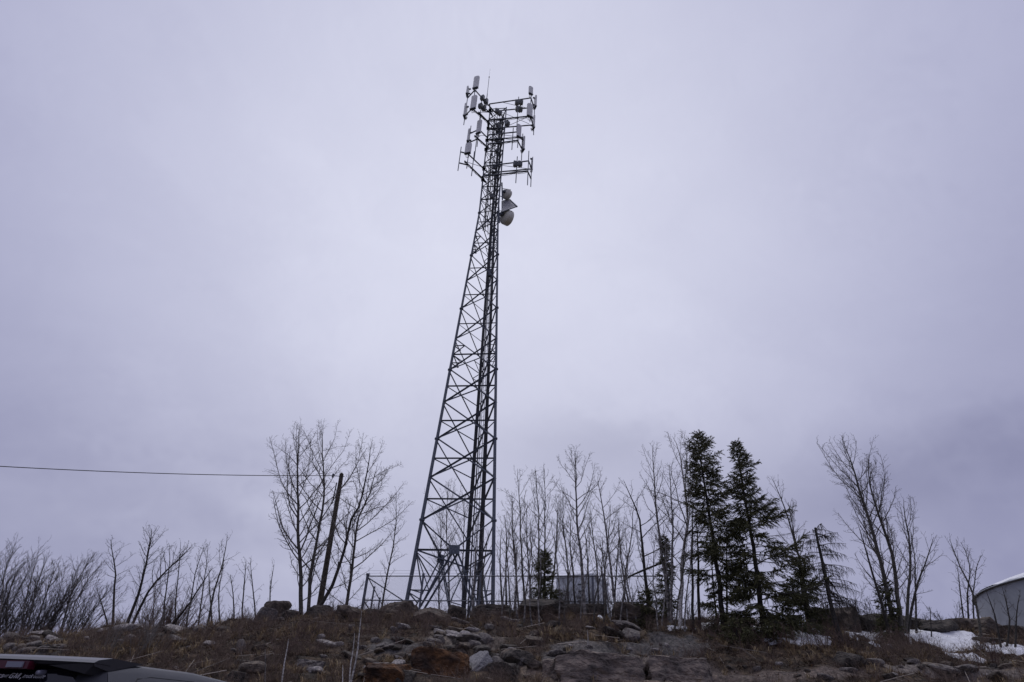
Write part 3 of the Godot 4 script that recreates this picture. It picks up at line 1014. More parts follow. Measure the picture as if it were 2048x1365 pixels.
func level(px: float, py: float, y: float) -> Vector3:   # the point on that line of sight at this height
	var d := ray(px, py)
	return Vector3(0, EYE, 0) + d * ((y - EYE) / d.y)


func mount(label: String, booms: Array, pipes: Array, rails: Array) -> void:   # booms: [from x, y, to x, y, height]; pipes: [x, y, height there, low, high]
	var first := level(booms[0][0], booms[0][1], booms[0][4])
	var o := thing("antenna_mount", first, label, "mount", "antenna mounts on the tower")
	var off := -first
	var tube_ := pipe_mesh(0.055)
	var slim := pipe_mesh(0.035)
	var thin := pipe_mesh(0.02, 6)
	var ends := []
	for q in booms:
		var a := level(q[0], q[1], q[4])
		var e := level(q[2], q[3], q[4])
		ends.append([a, e])
		part(o, "boom", tube_, M.steel_dark, along(a + off, e + off))
		var near := Vector3(TX, q[4], TZ)   # tie the boom to the nearest leg
		for k in 3:
			if corner(k, q[4]).distance_to(a) < near.distance_to(a):
				near = corner(k, q[4])
		part(o, "tie", tube_, M.steel_dark, along(a + off, near + off))
		part(o, "collar", box_mesh(Vector3(0.26, 0.12, 0.26)), M.steel_dark, Transform3D(Basis(), near + off))
	for k in booms.size() - 1:
		var a: Vector3 = ends[k][0]
		var e: Vector3 = ends[k + 1][1]
		part(o, "brace", thin, M.steel_dark, along(a.lerp(ends[k][1], 0.3) + off, a.lerp(e, 0.92) + off))
	var ps := []
	for q in pipes:
		var p := level(q[0], q[1], q[2])
		ps.append(p)
		part(o, "pipe", slim, M.steel_dark, along(Vector3(p.x, q[3], p.z) + off, Vector3(p.x, q[4], p.z) + off))
	for y in rails:
		part(o, "face_rail", tube_, M.steel_dark, along(Vector3(ps[0].x, y, ps[0].z) + off, Vector3(ps[1].x, y, ps[1].z) + off))
	for k in 3:   # jumper cables drooping along the lowest boom
		var b := Maker.new()
		var a: Vector3 = ends[ends.size() - 1][0]
		var e: Vector3 = ends[ends.size() - 1][1]
		var pts := PackedVector3Array()
		var radii := PackedFloat32Array()
		for t in 11:
			pts.append(a.lerp(e, t / 10.0) + Vector3(0, -0.06 - 0.12 * absf(sin(t * 0.9 + k)), 0.05 * k - 0.05) + off)
			radii.append(0.018)
		b.tube(pts, radii, 4)
		part(o, "jumper_cable", b.mesh(), M.black)


func make_antennas(_off: Vector3) -> void:
	var u := 47.7
	var l := 45.2
	mount("topmost tower mount reaching out beyond the dishes' side, with four panels", [[979, 208, 1062, 196, u], [972, 224, 1057, 216, u], [985, 257, 1066, 250, l], [975, 241, 1062, 232, l]], [[1062, 196, u, 44.4, 48.9], [1069, 219, u, 44.2, 48.8], [1037, 201, u, 43.6, 48.2]], [u, l])
	mount("topmost tower mount beside the whip aerial, with four panels", [[991, 226, 948, 178, u], [985, 232, 962, 208, u], [988, 256, 957, 224, l], [979, 246, 943, 216, l]], [[950, 180, u, 44.8, 49.2], [935, 196, u, 44.0, 48.6], [964, 200, u, 43.4, 47.9]], [u, l])
	var a_ := level(1062, 196, u)
	var b_ := level(1070, 219, u)
	var c_ := level(950, 180, u)
	var d_ := level(935, 196, u)
	panel_antenna(1062, 181, -a_.z - 0.1, 0.95, 0.4, 0.5, "short pale panel on the topmost mount, above the outer pipe")
	panel_antenna(1071, 204, -b_.z, 1.5, 0.4, 1.9, "panel seen from its edge at the outermost end of the topmost mount")
	panel_antenna(1060, 221, -a_.z - 0.15, 1.6, 0.5, 0.45, "broad pale panel on the lower boom of the topmost mount")
	panel_antenna(1067.5, 245, -b_.z, 1.6, 0.4, 1.9, "panel hanging lowest on the topmost mount, seen from its edge")
	panel_antenna(952, 165, -c_.z - 0.1, 1.6, 0.5, -0.35, "highest grey panel beside the whip aerial")
	panel_antenna(935, 183, -d_.z, 1.0, 0.44, -1.7, "dark-backed short panel on the outer pipe beside the highest panel")
	panel_antenna(947, 205, -c_.z - 0.1, 1.7, 0.5, -0.4, "broad grey panel below the highest grey panel")
	panel_antenna(930.5, 222, -d_.z, 1.6, 0.44, -1.8, "dark-backed panel hanging on the outer pipe below the short one")
	# second tier
	u = 43.6
	l = 42.4
	mount("middle tower mount with two panels above the dishes' side", [[977, 270, 1034, 264, u], [985, 278, 1046, 275, u], [977, 288, 1037, 281, l]], [[1037, 264, u, 41.6, 44.6], [1045, 280, u, 41.0, 44.4], [1026, 265, u, 41.4, 44.2]], [u, l])
	mount("middle tower mount with two panels on the whip aerial's side", [[975, 276, 959, 260, u], [977, 296, 949, 271, l]], [[958, 259, u, 41.4, 45.3], [940, 267, u, 41.4, 44.6], [955, 264, u, 40.2, 43.4]], [u, l])
	panel_antenna(1038.5, 262, -level(1038, 264, u).z - 0.1, 1.5, 0.4, 0.6, "pale panel standing on the middle mount above the dishes")
	panel_antenna(1047, 288, -level(1046, 280, u).z, 1.6, 0.4, 2.0, "panel hanging at the outer end of the middle mount above the dishes")
	panel_antenna(957.5, 254, -level(958, 259, u).z - 0.1, 1.6, 0.44, -0.6, "pale panel on the middle mount below the whip aerial")
	panel_antenna(937, 273, -level(939, 267, u).z, 1.5, 0.44, -1.6, "grey panel at the outer end of the middle mount, seen from its edge")
	# third tier
	u = 40.0
	l = 38.7
	mount("lowest tower mount, with slim bare pipes above the dishes", [[966, 333, 1057, 322, u], [978, 346, 1063, 338, u], [964, 353, 1056, 342, l]], [[1057, 322, u, 37.2, 41.2], [1063, 336, u, 37.8, 41.2], [1034, 325, u, 37.6, 40.7]], [u, l])
	mount("lowest tower mount with bare pipes and one small panel", [[975, 345, 935, 307, u], [973, 365, 929, 322, l]], [[937, 308, u, 38.3, 40.8], [921, 304, u, 37.8, 40.6], [947, 318, u, 38.0, 40.9]], [u, l])
	panel_antenna(936, 297, -level(936, 307, u).z - 0.1, 1.15, 0.5, -0.3, "small square grey panel on the lowest mount")
	panel_antenna(1065, 327, -level(1063, 336, u).z, 1.5, 0.14, 1.9, "very slim panel at the end of the lowest mount")
	# radios
	for q in [[1034, 205, 31.2, 0.2, "radio unit upright on the topmost upper boom"], [1042, 205, 31.2, 0.2, "second radio unit upright on the topmost upper boom"], [1035, 218, 31.9, 0.4, "radio unit between the topmost booms"], [1041, 219, 31.9, 0.4, "second radio unit between the topmost booms"], [965, 196, 30.6, -0.6, "radio unit on the boom below the whip aerial"], [972, 203, 30.8, -0.6, "radio unit at the foot of the whip aerial"], [961, 212, 31.0, -0.6, "dark radio unit on the lower boom below the whip aerial"], [968, 217, 31.2, -0.6, "second dark radio unit on the lower boom below the whip aerial"], [1031, 328, 31.2, 0.3, "radio unit on the lowest mount's upper boom"], [1040, 328, 31.2, 0.3, "second radio unit on the lowest mount's upper boom"], [994, 222, 31.6, 0.1, "pale radio unit at the head of the tower"], [1000, 226, 31.7, 0.1, "second pale radio unit at the head of the tower"], [1015, 247, 32.2, 0.8, "dark radio unit at the tower's side below the topmost mount"]]:
		radio_unit(at(q[0], q[1], q[2]), q[3], q[4])
	# whip
	var w0 := at(973, 202, 30.8)
	var w1 := at(977.5, 155, 30.8)
	var whip := thing("whip_aerial", w0, "slender whip aerial rising from the topmost mount", "antenna")
	part(whip, "base", pipe_mesh(0.035), M.steel_dark, along(Vector3(0, -0.9, 0), Vector3(0, 1.0, 0)))
	part(whip, "rod", pipe_mesh(0.022), M.steel, along(Vector3(0, 1.0, 0), Vector3(0, w1.y - w0.y, 0)))
	part(whip, "joint", pipe_mesh(0.045), M.black, along(Vector3(0, w1.y - w0.y, 0), Vector3(0, w1.y - w0.y + 0.12, 0)))
	part(whip, "tip", pipe_mesh(0.008, 5), M.steel, along(Vector3(0, w1.y - w0.y + 0.12, 0), Vector3(0, w1.y - w0.y + 1.3, 0)))
	# dishes: drums with a rounded back, pointing out and slightly away
	for q in [[1012, 388, 32.6, 0.42, "smaller cream drum dish antenna above the ice shield"], [1011, 434, 32.5, 0.6, "larger grey drum dish antenna below the ice shield"]]:
		var p := at(q[0], q[1], q[2])
		var o := thing("dish_antenna", p, q[4], "dish", "drum dishes on the tower")
		var r: float = q[3]
		o.basis = Basis(UP, 0.6 if r > 0.5 else 0.75) * Basis(Vector3.BACK, 0.1)
		var prof := [[-0.5, 0.0], [-0.48, 0.4], [-0.38, 0.72], [-0.2, 0.94], [-0.08, 1.0], [0.62, 1.0], [0.65, 0.97], [0.72, 0.6], [0.75, 0.0]]
		var back := Maker.new()
		var front := Maker.new()
		for k in prof:
			k[0] *= r
			k[1] *= r
		back.lathe(prof.slice(0, 5), 40)
		back.lathe([prof[4], prof[5]], 40)
		front.lathe(prof.slice(5), 40)
		part(o, "shroud", back.mesh(), M.radome)
		part(o, "cover", front.mesh(), M.radome)
		part(o, "feed_radio", box_mesh(Vector3(0.3, 0.28, 0.28) * r * 1.6), M.steel_dark, Transform3D(Basis(), Vector3(-0.65 * r, 0, 0.1)))
		part(o, "mounting_pipe", pipe_mesh(0.055), M.steel_dark, along(Vector3(-1.0 * r, -0.9, 0), Vector3(-1.0 * r, 0.9, 0)))
		part(o, "side_strut", pipe_mesh(0.025), M.steel_dark, along(Vector3(-1.0 * r, 0.3, 0), Vector3(0.3 * r, 0.2, r * 1.02)))
		for s in [-0.6, 0.6]:
			part(o, "clamp_arm", pipe_mesh(0.03), M.steel_dark, along(Vector3(-1.0 * r, s, 0), Vector3(-1.0 * r - 0.55, s, -0.1)))
	# the sloping grating that keeps falling ice off the lower dish
	var a := at(1004, 402, 32.9)
	var n := at(1004, 424, 31.9)
	var e1 := at(1019, 399, 32.9)
	var e2 := at(1034, 413, 31.9)
	var ice := thing("ice_shield", a, "sloping grey ice shield framed in dark steel between the two dishes", "shield")
	var pl := Maker.new()
	var d := Vector3(0, 0.03, 0)
	pl.quad(Vector3.ZERO, n - a, e2 - a, e1 - a)
	pl.quad(d, e1 - a + d, e2 - a + d, n - a + d)
	pl.quad(Vector3.ZERO, d, n - a + d, n - a)
	pl.quad(e1 - a, e2 - a, e2 - a + d, e1 - a + d)
	part(ice, "sheet", pl.mesh(), M.shield)
	var bar := pipe_mesh(0.04, 4)
	for t in [0.0, 0.5, 1.0]:
		part(ice, "frame_bar", bar, M.steel_dark, along(a.lerp(n, t) - a - d, e1.lerp(e2, t) - a - d))
	part(ice, "edge_bar", pipe_mesh(0.07, 4), M.steel_dark, along(e1 - a - d, e2 - a - d))
	part(ice, "edge_bar", bar, M.steel_dark, along(-d, n - a - d))


# ---------------------------------------------------------------- pole and wire
func make_pole() -> void:
	var foot_ := at(641, 1225, 30.0)
	var top := at(683, 949, 30.0)
	foot_ = Vector3(lerpf(foot_.x, top.x, 0.1), ground(foot_.x, foot_.z) - 0.3, foot_.z)
	for k in 2:
		var o := thing("utility_pole", foot_ if k == 0 else Vector3(-30.0, ground(-30, -19.5) - 0.3, -19.5), "weathered brown wooden utility pole standing among the bare poplars" if k == 0 else "wooden utility pole at the far end of the overhead wire", "utility pole")
		var h := top.y - foot_.y
		var b := Maker.new()
		var lean := Vector3(top.x - foot_.x, 0, 0) if k == 0 else Vector3.ZERO
		if k:
			h = 13.2 - o.position.y
		b.tube(PackedVector3Array([Vector3.ZERO, Vector3(0, h * 0.5, 0) + lean * 0.5, Vector3(0, h, 0) + lean]), PackedFloat32Array([0.145, 0.125, 0.105]), 14)
		part(o, "shaft", b.mesh(), M.pole)
		var head := Vector3(0, h, 0) + lean
		part(o, "hook_bolt", pipe_mesh(0.02, 6), M.steel_dark, along(head + Vector3(-0.35, -0.12, 0.02), head + Vector3(0.18, -0.12, 0.02)))
		part(o, "insulator", pipe_mesh(0.06, 10), M.steel_dark, along(head + Vector3(-0.42, -0.2, 0.02), head + Vector3(-0.42, -0.02, 0.02)))
		part(o, "conduit", pipe_mesh(0.03, 6), M.black, along(head + Vector3(-0.14, -1.6, 0.09), head + Vector3(-0.13, -0.5, 0.09)))
	var from := Vector3(top.x - 0.42, top.y - 0.1, top.z)
	var to := Vector3(-30.0, 13.0, -19.5)
	var through := at(0, 926, 22.9)
	to.y = from.y + (through.y - from.y) * (to.x - from.x) / (through.x - from.x) + 0.6
	to.z = from.z + (through.z - from.z) * (to.x - from.x) / (through.x - from.x)
	var w := Maker.new()
	var pts := PackedVector3Array()
	var radii := PackedFloat32Array()
	for k in 41:
		var t := k / 40.0
		pts.append(from.lerp(to, t) - from + Vector3(0, -1.1 * 4.0 * t * (1.0 - t) * 0.42, 0))
		radii.append(0.017)
	w.tube(pts, radii, 6)
	var drop := Maker.new()
	drop.tube(PackedVector3Array([Vector3(-0.9, 0.02, 0), Vector3(-0.55, 0.05, 0.1), Vector3(-0.4, -0.15, 0.1), Vector3(-0.5, -0.5, 0.1), Vector3(-0.65, -0.85, 0.1), Vector3(-0.5, -1.15, 0.1), Vector3(-0.2, -1.15, 0.1), Vector3(0.05, -0.9, 0.1), Vector3(0.22, -0.6, 0.1)]), PackedFloat32Array([0.016, 0.016, 0.016, 0.016, 0.016, 0.016, 0.016, 0.016, 0.016]), 6)
	var o := thing("overhead_wire", from, "sagging overhead service wire running from the wooden utility pole", "wire")
	part(o, "span", w.mesh(), M.black)
	part(o, "drip_loop", drop.mesh(), M.black)


# ---------------------------------------------------------------- fence
func make_fence() -> void:
	var far := 29.0
	var a := at(735, 1153, far)
	var b := level(1335, 1153, a.y)
	var lo := ground(a.x, a.z)
	var high := a.y
	a.y = 0
	b.y = 0
	var o := thing("chain_link_fence", Vector3(a.x, lo, a.z), "galvanised chain-link fence around the tower compound", "fence")
	var off := -o.position
	var post := pipe_mesh(0.045)
	var stout := pipe_mesh(0.065)
	var rail := pipe_mesh(0.025)
	var corners := [[a, b, 5], [a, a + Vector3(-0.6, 0, -11), 4]]
	for c in corners:
		var n: int = c[2]
		for k in n + 1:
			if k == 0 and c == corners[1]:
				continue
			var p: Vector3 = c[0].lerp(c[1], float(k) / n)
			var g := ground(p.x, p.z) - 0.2
			var upright := part(o, "post", stout if k == 0 else post, M.galvanised, along(Vector3(p.x, g, p.z) + off, Vector3(p.x, high + 0.03, p.z) + off))
			part(upright, "post_cap", pipe_mesh(0.085 if k == 0 else 0.06, 10), M.galvanised, Transform3D(Basis().scaled(Vector3(1, 0.03, 1)), Vector3(0, 1, 0)))
		part(o, "top_rail", rail, M.galvanised, along(c[0] + Vector3(0, high, 0) + off, c[1] + Vector3(0, high, 0) + off))
		part(o, "mid_rail", rail, M.galvanised, along(c[0] + Vector3(0, high - 1.03, 0) + off, c[1] + Vector3(0, high - 1.03, 0) + off))
		for s in [0.12, 0.24]:
			part(o, "barbed_wire", pipe_mesh(0.004, 4), M.galvanised, along(c[0] + Vector3(0, high + s, 0) + off, c[1] + Vector3(0, high + s, 0) + off))
	part(o, "corner_brace", rail, M.galvanised, along(a + Vector3(0, high - 0.05, 0) + off, a.lerp(b, 0.2) + Vector3(0, high - 1.45, 0) + off))
	var m := Maker.new()   # the woven fabric: wires crossing at 45 degrees
	var len_ := a.distance_to(b)
	var tall := high - lo
	var x := -tall
	while x < len_:
		for s in 2:
			var t0 := maxf(x, 0.0)
			var t1 := minf(x + tall, len_)
			if t1 > t0:
				var y0 := t0 - x
				var y1 := t1 - x
				if s:
					y0 = tall - y0
					y1 = tall - y1
				m.rod(a + (b - a).normalized() * t0 + Vector3(0, lo + y0, 0) + off, a + (b - a).normalized() * t1 + Vector3(0, lo + y1, 0) + off, 0.0022, 0.0022, 3)
		x += 0.075
	var fab := part(o, "chain_link", m.mesh(), M.galvanised)
	fab.set_meta("kind", "stuff")


# ---------------------------------------------------------------- shelter and tank
func make_shelter() -> void:
	var near := at(1186, 1152, 33.0)
	var base := ground(near.x, near.z) - 0.1
	var h := near.y - base
	var o := thing("equipment_shelter", Vector3(near.x, base, near.z), "pale blue grey equipment shelter with small vents behind the fence", "shelter")
	o.rotation.y = -0.5
	# front face to the left of the near corner, a short side to its right
	part(o, "wall", box_mesh(Vector3(2.1, h, 2.4)), M.shelter, Transform3D(Basis(), Vector3(-1.05, h / 2, -1.2)))
	part(o, "roof", box_mesh(Vector3(2.2, 0.1, 2.5)), M.shelter, Transform3D(Basis(), Vector3(-1.05, h + 0.05, -1.2)))
	part(o, "corner_trim", box_mesh(Vector3(0.1, h - 0.02, 0.1)), M.galvanised, Transform3D(Basis(), Vector3(-0.03, h / 2, -0.03)))
	for k in 3:
		var v := part(o, "vent_hood", box_mesh(Vector3(0.2, 0.08, 0.1)), M.shelter, Transform3D(Basis(), Vector3(-0.75, h - 0.35 - k * 0.33, 0.05)))
		part(v, "louvre", box_mesh(Vector3(0.17, 0.05, 0.02)), M.shelter_dark, Transform3D(Basis(), Vector3(0, -0.06, -0.03)))
	part(o, "door", box_mesh(Vector3(0.5, 1.5, 0.04)), M.shelter, Transform3D(Basis(), Vector3(-0.72, 1.1, 0.025)))
	for s in [-0.27, 0.27]:
		part(o, "door_frame", box_mesh(Vector3(0.03, 1.55, 0.06)), M.shelter_dark, Transform3D(Basis(), Vector3(-0.72 + s, 1.12, 0.03)))
	for s in [-1.95, -1.3, -0.35]:
		part(o, "panel_rib", box_mesh(Vector3(0.035, h - 0.04, 0.03)), M.shelter, Transform3D(Basis(), Vector3(s, h / 2, 0.014)))
	part(o, "roof_vent", box_mesh(Vector3(0.4, 0.16, 0.4)), M.galvanised, Transform3D(Basis(), Vector3(-1.0, h + 0.18, -0.8)))


func make_tank() -> void:
	var edge := ray(1949, 1204)
	var k := edge.x / -edge.z
	var r := 14.0
	var cz := 62.0
	var c := Vector3(k * cz + r * sqrt(1.0 + k * k), 0, -cz)
	var dir := Vector3(k, 0, -1).normalized()
	var touch := dir * c.dot(dir)
	var rim := EYE + edge.y / -edge.z * -touch.z
	var base := 4.5
	var o := thing("storage_tank", Vector3(c.x, base, c.z), "large pale grey storage tank with snow on its low domed roof", "tank")
	var h := rim - base
	var n := 72
	var courses := 5
	for row in courses:   # rolled steel courses, each a hair narrower than the one below
		for half in 12:
			var b := Maker.new()
			for s in 6:
				var a0 := TAU * (half * 6 + s + (3 if row % 2 else 0)) / n
				var a1 := TAU * (half * 6 + s + 1 + (3 if row % 2 else 0)) / n
				var rr := r - row * 0.012
				var y0 := h * row / courses
				var y1 := h * (row + 1) / courses - 0.004
				var p0 := Vector3(cos(a0) * rr, y0, sin(a0) * rr)
				var p1 := Vector3(cos(a1) * rr, y0, sin(a1) * rr)
				for q in [p0, p1 + Vector3(0, y1 - y0, 0), p0 + Vector3(0, y1 - y0, 0), p0, p1, p1 + Vector3(0, y1 - y0, 0)]:
					b.i.append(b.v.size())
					b.v.append(q)
					b.n.append(Vector3(q.x, 0, q.z).normalized())
			part(o, "shell_plate", b.mesh(), M.tank)
			var a2 := TAU * (half * 6 + (3 if row % 2 else 0)) / n
			var weld := Vector3(cos(a2), 0, sin(a2)) * (r - row * 0.012)
			part(o, "weld_seam", pipe_mesh(0.02, 5), M.tank, along(weld + Vector3(0, h * row / courses, 0), weld + Vector3(0, h * (row + 1) / courses, 0)))
	var roof := Maker.new()
	var snow := Maker.new()
	var q := FastNoiseLite.new()
	q.seed = 6
	q.frequency = 0.16
	q.fractal_octaves = 4
	var height := func(t: float) -> float: return h + 3.0 * (1.0 - pow(t, 2.0))
	var rings := 26
	var deep := func(p: Vector3, t: float) -> float: return smoothstep(-0.12, 0.05, q.get_noise_2d(p.x, p.z) + 0.1 * (1.0 - t)) * 0.14 - 0.02
	for ring in rings:
		for s in n:
			var pts := []
			var top := []
			for e in [[0, 0], [1, 0], [1, 1], [0, 1]]:
				var t: float = (ring + e[1]) / float(rings)
				var a: float = TAU * (s + e[0]) / n
				var p := Vector3(cos(a) * r * 1.01 * t, height.call(t), sin(a) * r * 1.01 * t)
				pts.append(p)
				top.append(p + Vector3(0, deep.call(p, t), 0))
			roof.quad(pts[0], pts[1], pts[2], pts[3])
			snow.quad(top[0], top[1], top[2], top[3])
	var lid := part(o, "roof", roof.mesh(), M.tank)
	part(lid, "roof_snow", snow.mesh(), M.snow)
	var curb := Maker.new()
	for s in n:
		var a0 := TAU * s / n
		var a1 := TAU * (s + 1) / n
		curb.rod(Vector3(cos(a0) * r * 1.012, h - 0.05, sin(a0) * r * 1.012), Vector3(cos(a1) * r * 1.012, h - 0.05, sin(a1) * r * 1.012), 0.07, 0.07, 5)
	part(o, "curb_angle", curb.mesh(), M.tank)


# ---------------------------------------------------------------- the car
func make_car() -> void:
	var o := thing("parked_car", Vector3(-2.35, -0.006, -3.2), "dark grey sport utility car parked with its rear window lettered in white", "car")
	o.rotation = Vector3(0, deg_to_rad(-1.5), deg_to_rad(1.4))   # the lot falls away to one side
	# forward is -z; stations: [forward, half width at the belt, half width at the roof edge, roof edge height, crown]
	var st := [[-0.02, 0.9, 0.615, 1.815, 0.014], [0.25, 0.92, 0.63, 1.838, 0.014], [0.8, 0.94, 0.64, 1.858, 0.014], [1.5, 0.95, 0.64, 1.852, 0.014], [2.2, 0.95, 0.63, 1.815, 0.014], [2.7, 0.95, 0.6, 1.75, 0.04], [3.5, 0.93, 0.72, 1.2, 0.06]]
	var belt := 1.1
	var sect := func(s: Array) -> Array:
		var p := []
		for q in [[0.0, 0.0], [0.35, 0.3], [0.7, 0.66], [0.86, 0.86], [0.94, 0.955], [0.98, 0.988], [1.0, 1.0]]:
			p.append(Vector3(lerpf(s[1], s[2], pow(q[0], 1.25)), lerpf(belt, s[3], q[1]), -s[0]))
		for q in [[0.93, 0.35], [0.8, 0.6], [0.5, 0.88], [0.25, 0.97], [0.0, 1.0]]:
			p.append(Vector3(s[2] * q[0], s[3] + s[4] * q[1], -s[0]))
		for k in range(p.size() - 2, -1, -1):
			p.append(Vector3(-p[k].x, p[k].y, p[k].z))
		return p
	var b := Maker.new()
	var fine_st := []
	for k in st.size() - 1:
		for t in 5:
			var row := []
			for e in 5:
				row.append(lerpf(st[k][e], st[k + 1][e], t / 5.0))
			fine_st.append(row)
	fine_st.append(st[st.size() - 1])
	var rows := []
	for s in fine_st:
		rows.append(sect.call(s))
	var n: int = rows[0].size()
	for r in rows.size():
		for k in n:
			b.v.append(rows[r][k])
			var du: Vector3 = rows[r][mini(k + 1, n - 1)] - rows[r][maxi(k - 1, 0)]
			var dv: Vector3 = rows[mini(r + 1, rows.size() - 1)][k] - rows[maxi(r - 1, 0)][k]
			b.n.append(du.cross(dv).normalized() * -1.0)
	for k in b.v.size():
		if b.n[k].dot(b.v[k] - Vector3(0, 1.2, b.v[k].z)) < 0:
			b.n[k] *= -1.0
	for r in rows.size() - 1:
		for k in n - 1:
			var a := r * n + k
			b.i.append_array([a, a + 1, a + n, a + 1, a + n + 1, a + n])
	var cabin := part(o, "cabin", b.mesh(), M.car)
	# tail: a raked rear panel below the spoiler
	var tail := Maker.new()
	var glass := Maker.new()
	var first: Array = rows[0]
	for k in n - 1:
		var p: Vector3 = first[k]
		var q: Vector3 = first[k + 1]
		tail.tri(p, q, Vector3(0, 1.45, 0.1))
	part(cabin, "rear_frame", tail.mesh(), M.car)
	var g := [Vector3(-0.63, 1.16, 0.36), Vector3(0.63, 1.16, 0.36), Vector3(0.6, 1.4, 0.26), Vector3(0.565, 1.745, 0.12), Vector3(0.5, 1.79, 0.105), Vector3(-0.5, 1.79, 0.105), Vector3(-0.565, 1.745, 0.12), Vector3(-0.6, 1.4, 0.26)]
	for k in range(1, 7):
		glass.tri(g[0], g[k], g[k + 1])
	var rear := part(o, "rear_window", glass.mesh(), M.glass)
	var quarter := Maker.new()   # painted pillars either side of the glass
	for s in [-1.0, 1.0]:
		var m := Vector3(s, 1, 1)
		quarter.quad(Vector3(0.6, 1.16, 0.352) * m, Vector3(0.55, 1.77, 0.1) * m, Vector3(0.622, 1.815, 0.02) * m, Vector3(0.9, 1.1, 0.05) * m)
		quarter.quad(Vector3(0.6, 1.16, 0.352) * m, Vector3(0.9, 1.1, 0.05) * m, Vector3(0.93, 1.0, 0.3) * m, Vector3(0.6, 1.0, 0.42) * m)
	part(o, "rear_pillar", quarter.mesh(), M.car)
	# spoiler
	var sp := Maker.new()
	var cols := []
	for k in 25:
		var x := lerpf(-0.635, 0.635, k / 24.0)
		var c := 0.012 * (1.0 - pow(absf(x) / 0.635, 2.0))
		var tip := 0.15 + c * 0.9
		cols.append([Vector3(x, 1.848 + c * 0.85, -0.26), Vector3(x, 1.845 + c * 0.8, 0.02), Vector3(x, 1.828 + c * 0.75, tip - 0.03), Vector3(x, 1.815 + c * 0.75, tip), Vector3(x, 1.802 + c * 0.72, tip - 0.012), Vector3(x, 1.792 + c * 0.6, 0.02)])
	for k in 24:
		for e in 5:
			sp.quad(cols[k][e], cols[k][e + 1], cols[k + 1][e + 1], cols[k + 1][e])
	for e in [0, 24]:
		for k in range(1, 5):
			sp.tri(cols[e][0], cols[e][k], cols[e][k + 1])
	var spoiler := part(o, "spoiler", sp.mesh(), M.car)
	for s in [-1.0, 1.0]:
		var fin := Maker.new()
		var m := Vector3(s, 1, 1)
		var pts := [Vector3(0.44, 1.802, 0.15), Vector3(0.637, 1.815, 0.145), Vector3(0.6, 1.772, 0.135), Vector3(0.575, 1.778, 0.14)]
		var deep := Vector3(0, 0, -0.12)
		fin.quad(pts[0] * m, pts[1] * m, pts[2] * m, pts[3] * m)
		for k in 4:
			fin.quad(pts[k] * m, pts[(k + 1) % 4] * m, pts[(k + 1) % 4] * m + deep, pts[k] * m + deep)
		part(spoiler, "side_fin", fin.mesh(), M.car)
	var lamp := part(o, "brake_lamp", box_mesh(Vector3(0.74, 0.03, 0.05)), M.lamp_red, Transform3D(Basis(), Vector3(0, 1.799, 0.155)))
	for s in [-1.0, 1.0]:
		part(lamp, "clear_lens", box_mesh(Vector3(0.07, 0.022, 0.012)), M.lamp_clear, Transform3D(Basis(), Vector3(s * 0.315, 0.0, 0.028)))
	part(o, "washer_nozzle", pipe_mesh(0.012, 8), M.lamp_clear, along(Vector3(0.405, 1.776, 0.1), Vector3(0.405, 1.77, 0.15)))
	# sides: windows set in door frames, dark seals round them
	for s in [-1.0, 1.0]:
		var side := func(fwd: float, up: float, proud: float) -> Vector3:
			var k := 0.0
			var row := 0
			while row < fine_st.size() - 2 and fine_st[row + 1][0] < fwd:
				row += 1
			k = clampf((fwd - fine_st[row][0]) / (fine_st[row + 1][0] - fine_st[row][0]), 0, 1)
			var hw := lerpf(fine_st[row][1], fine_st[row + 1][1], k)
			var rw := lerpf(fine_st[row][2], fine_st[row + 1][2], k)
			var rh := lerpf(fine_st[row][3], fine_st[row + 1][3], k)
			return Vector3((lerpf(hw, rw, pow(up, 1.28)) + proud) * s, lerpf(belt, rh, up), -fwd)
		for w in [[0.22, 0.72, "side_window"], [0.85, 1.6, "side_window"], [1.68, 2.55, "side_window"]]:
			var win := Maker.new()
			for k in 6:
				for e in 6:
					var u0 := 0.04 + 0.83 * e / 6.0
					var u1 := 0.04 + 0.83 * (e + 1) / 6.0
					var f0: float = lerpf(w[0], w[1], k / 6.0)
					var f1: float = lerpf(w[0], w[1], (k + 1) / 6.0)
					win.quad(side.call(f0, u0, 0.006), side.call(f1, u0, 0.006), side.call(f1, u1, 0.006), side.call(f0, u1, 0.006))
			part(o, w[2], win.mesh(), M.glass)
			var seal := Maker.new()
			var pts := PackedVector3Array([side.call(w[0], 0.04, 0.006), side.call(w[0], 0.86, 0.006), side.call((w[0] + w[1]) / 2, 0.87, 0.006), side.call(w[1], 0.86, 0.006), side.call(w[1], 0.04, 0.006)])
			seal.tube(pts, PackedFloat32Array([0.008, 0.008, 0.008, 0.008, 0.008]), 6)
			part(o, "window_seal", seal.mesh(), M.rubber)
		for w in [[0.12, 0.79], [0.8, 1.64], [1.65, 2.62]]:
			var gap := Maker.new()
			var pts := PackedVector3Array()
			var radii := PackedFloat32Array()
			for q in [[0.0, 0.02], [0.0, 0.66], [0.03, 0.84], [0.12, 0.925], [0.3, 0.94], [0.5, 0.94], [0.75, 0.94], [1.0, 0.94]]:
				pts.append(side.call(lerpf(w[0], w[1], q[0]), q[1], -0.001))
				radii.append(0.006)
			gap.tube(pts, radii, 5)
			part(o, "door_seal", gap.mesh(), M.rubber)
	var shield := Maker.new()
	shield.quad(Vector3(-0.58, 1.75, -2.78), Vector3(0.58, 1.75, -2.78), Vector3(0.7, 1.22, -3.5), Vector3(-0.7, 1.22, -3.5))
	part(o, "windscreen", shield.mesh(), M.glass)
	# lower body, out of the picture below the frame
	var body := Maker.new()
	var prof := [[-0.35, 0.42, 1.12], [0.2, 0.32, 1.1], [3.4, 0.32, 1.1], [4.3, 0.34, 1.02], [4.55, 0.42, 0.9]]
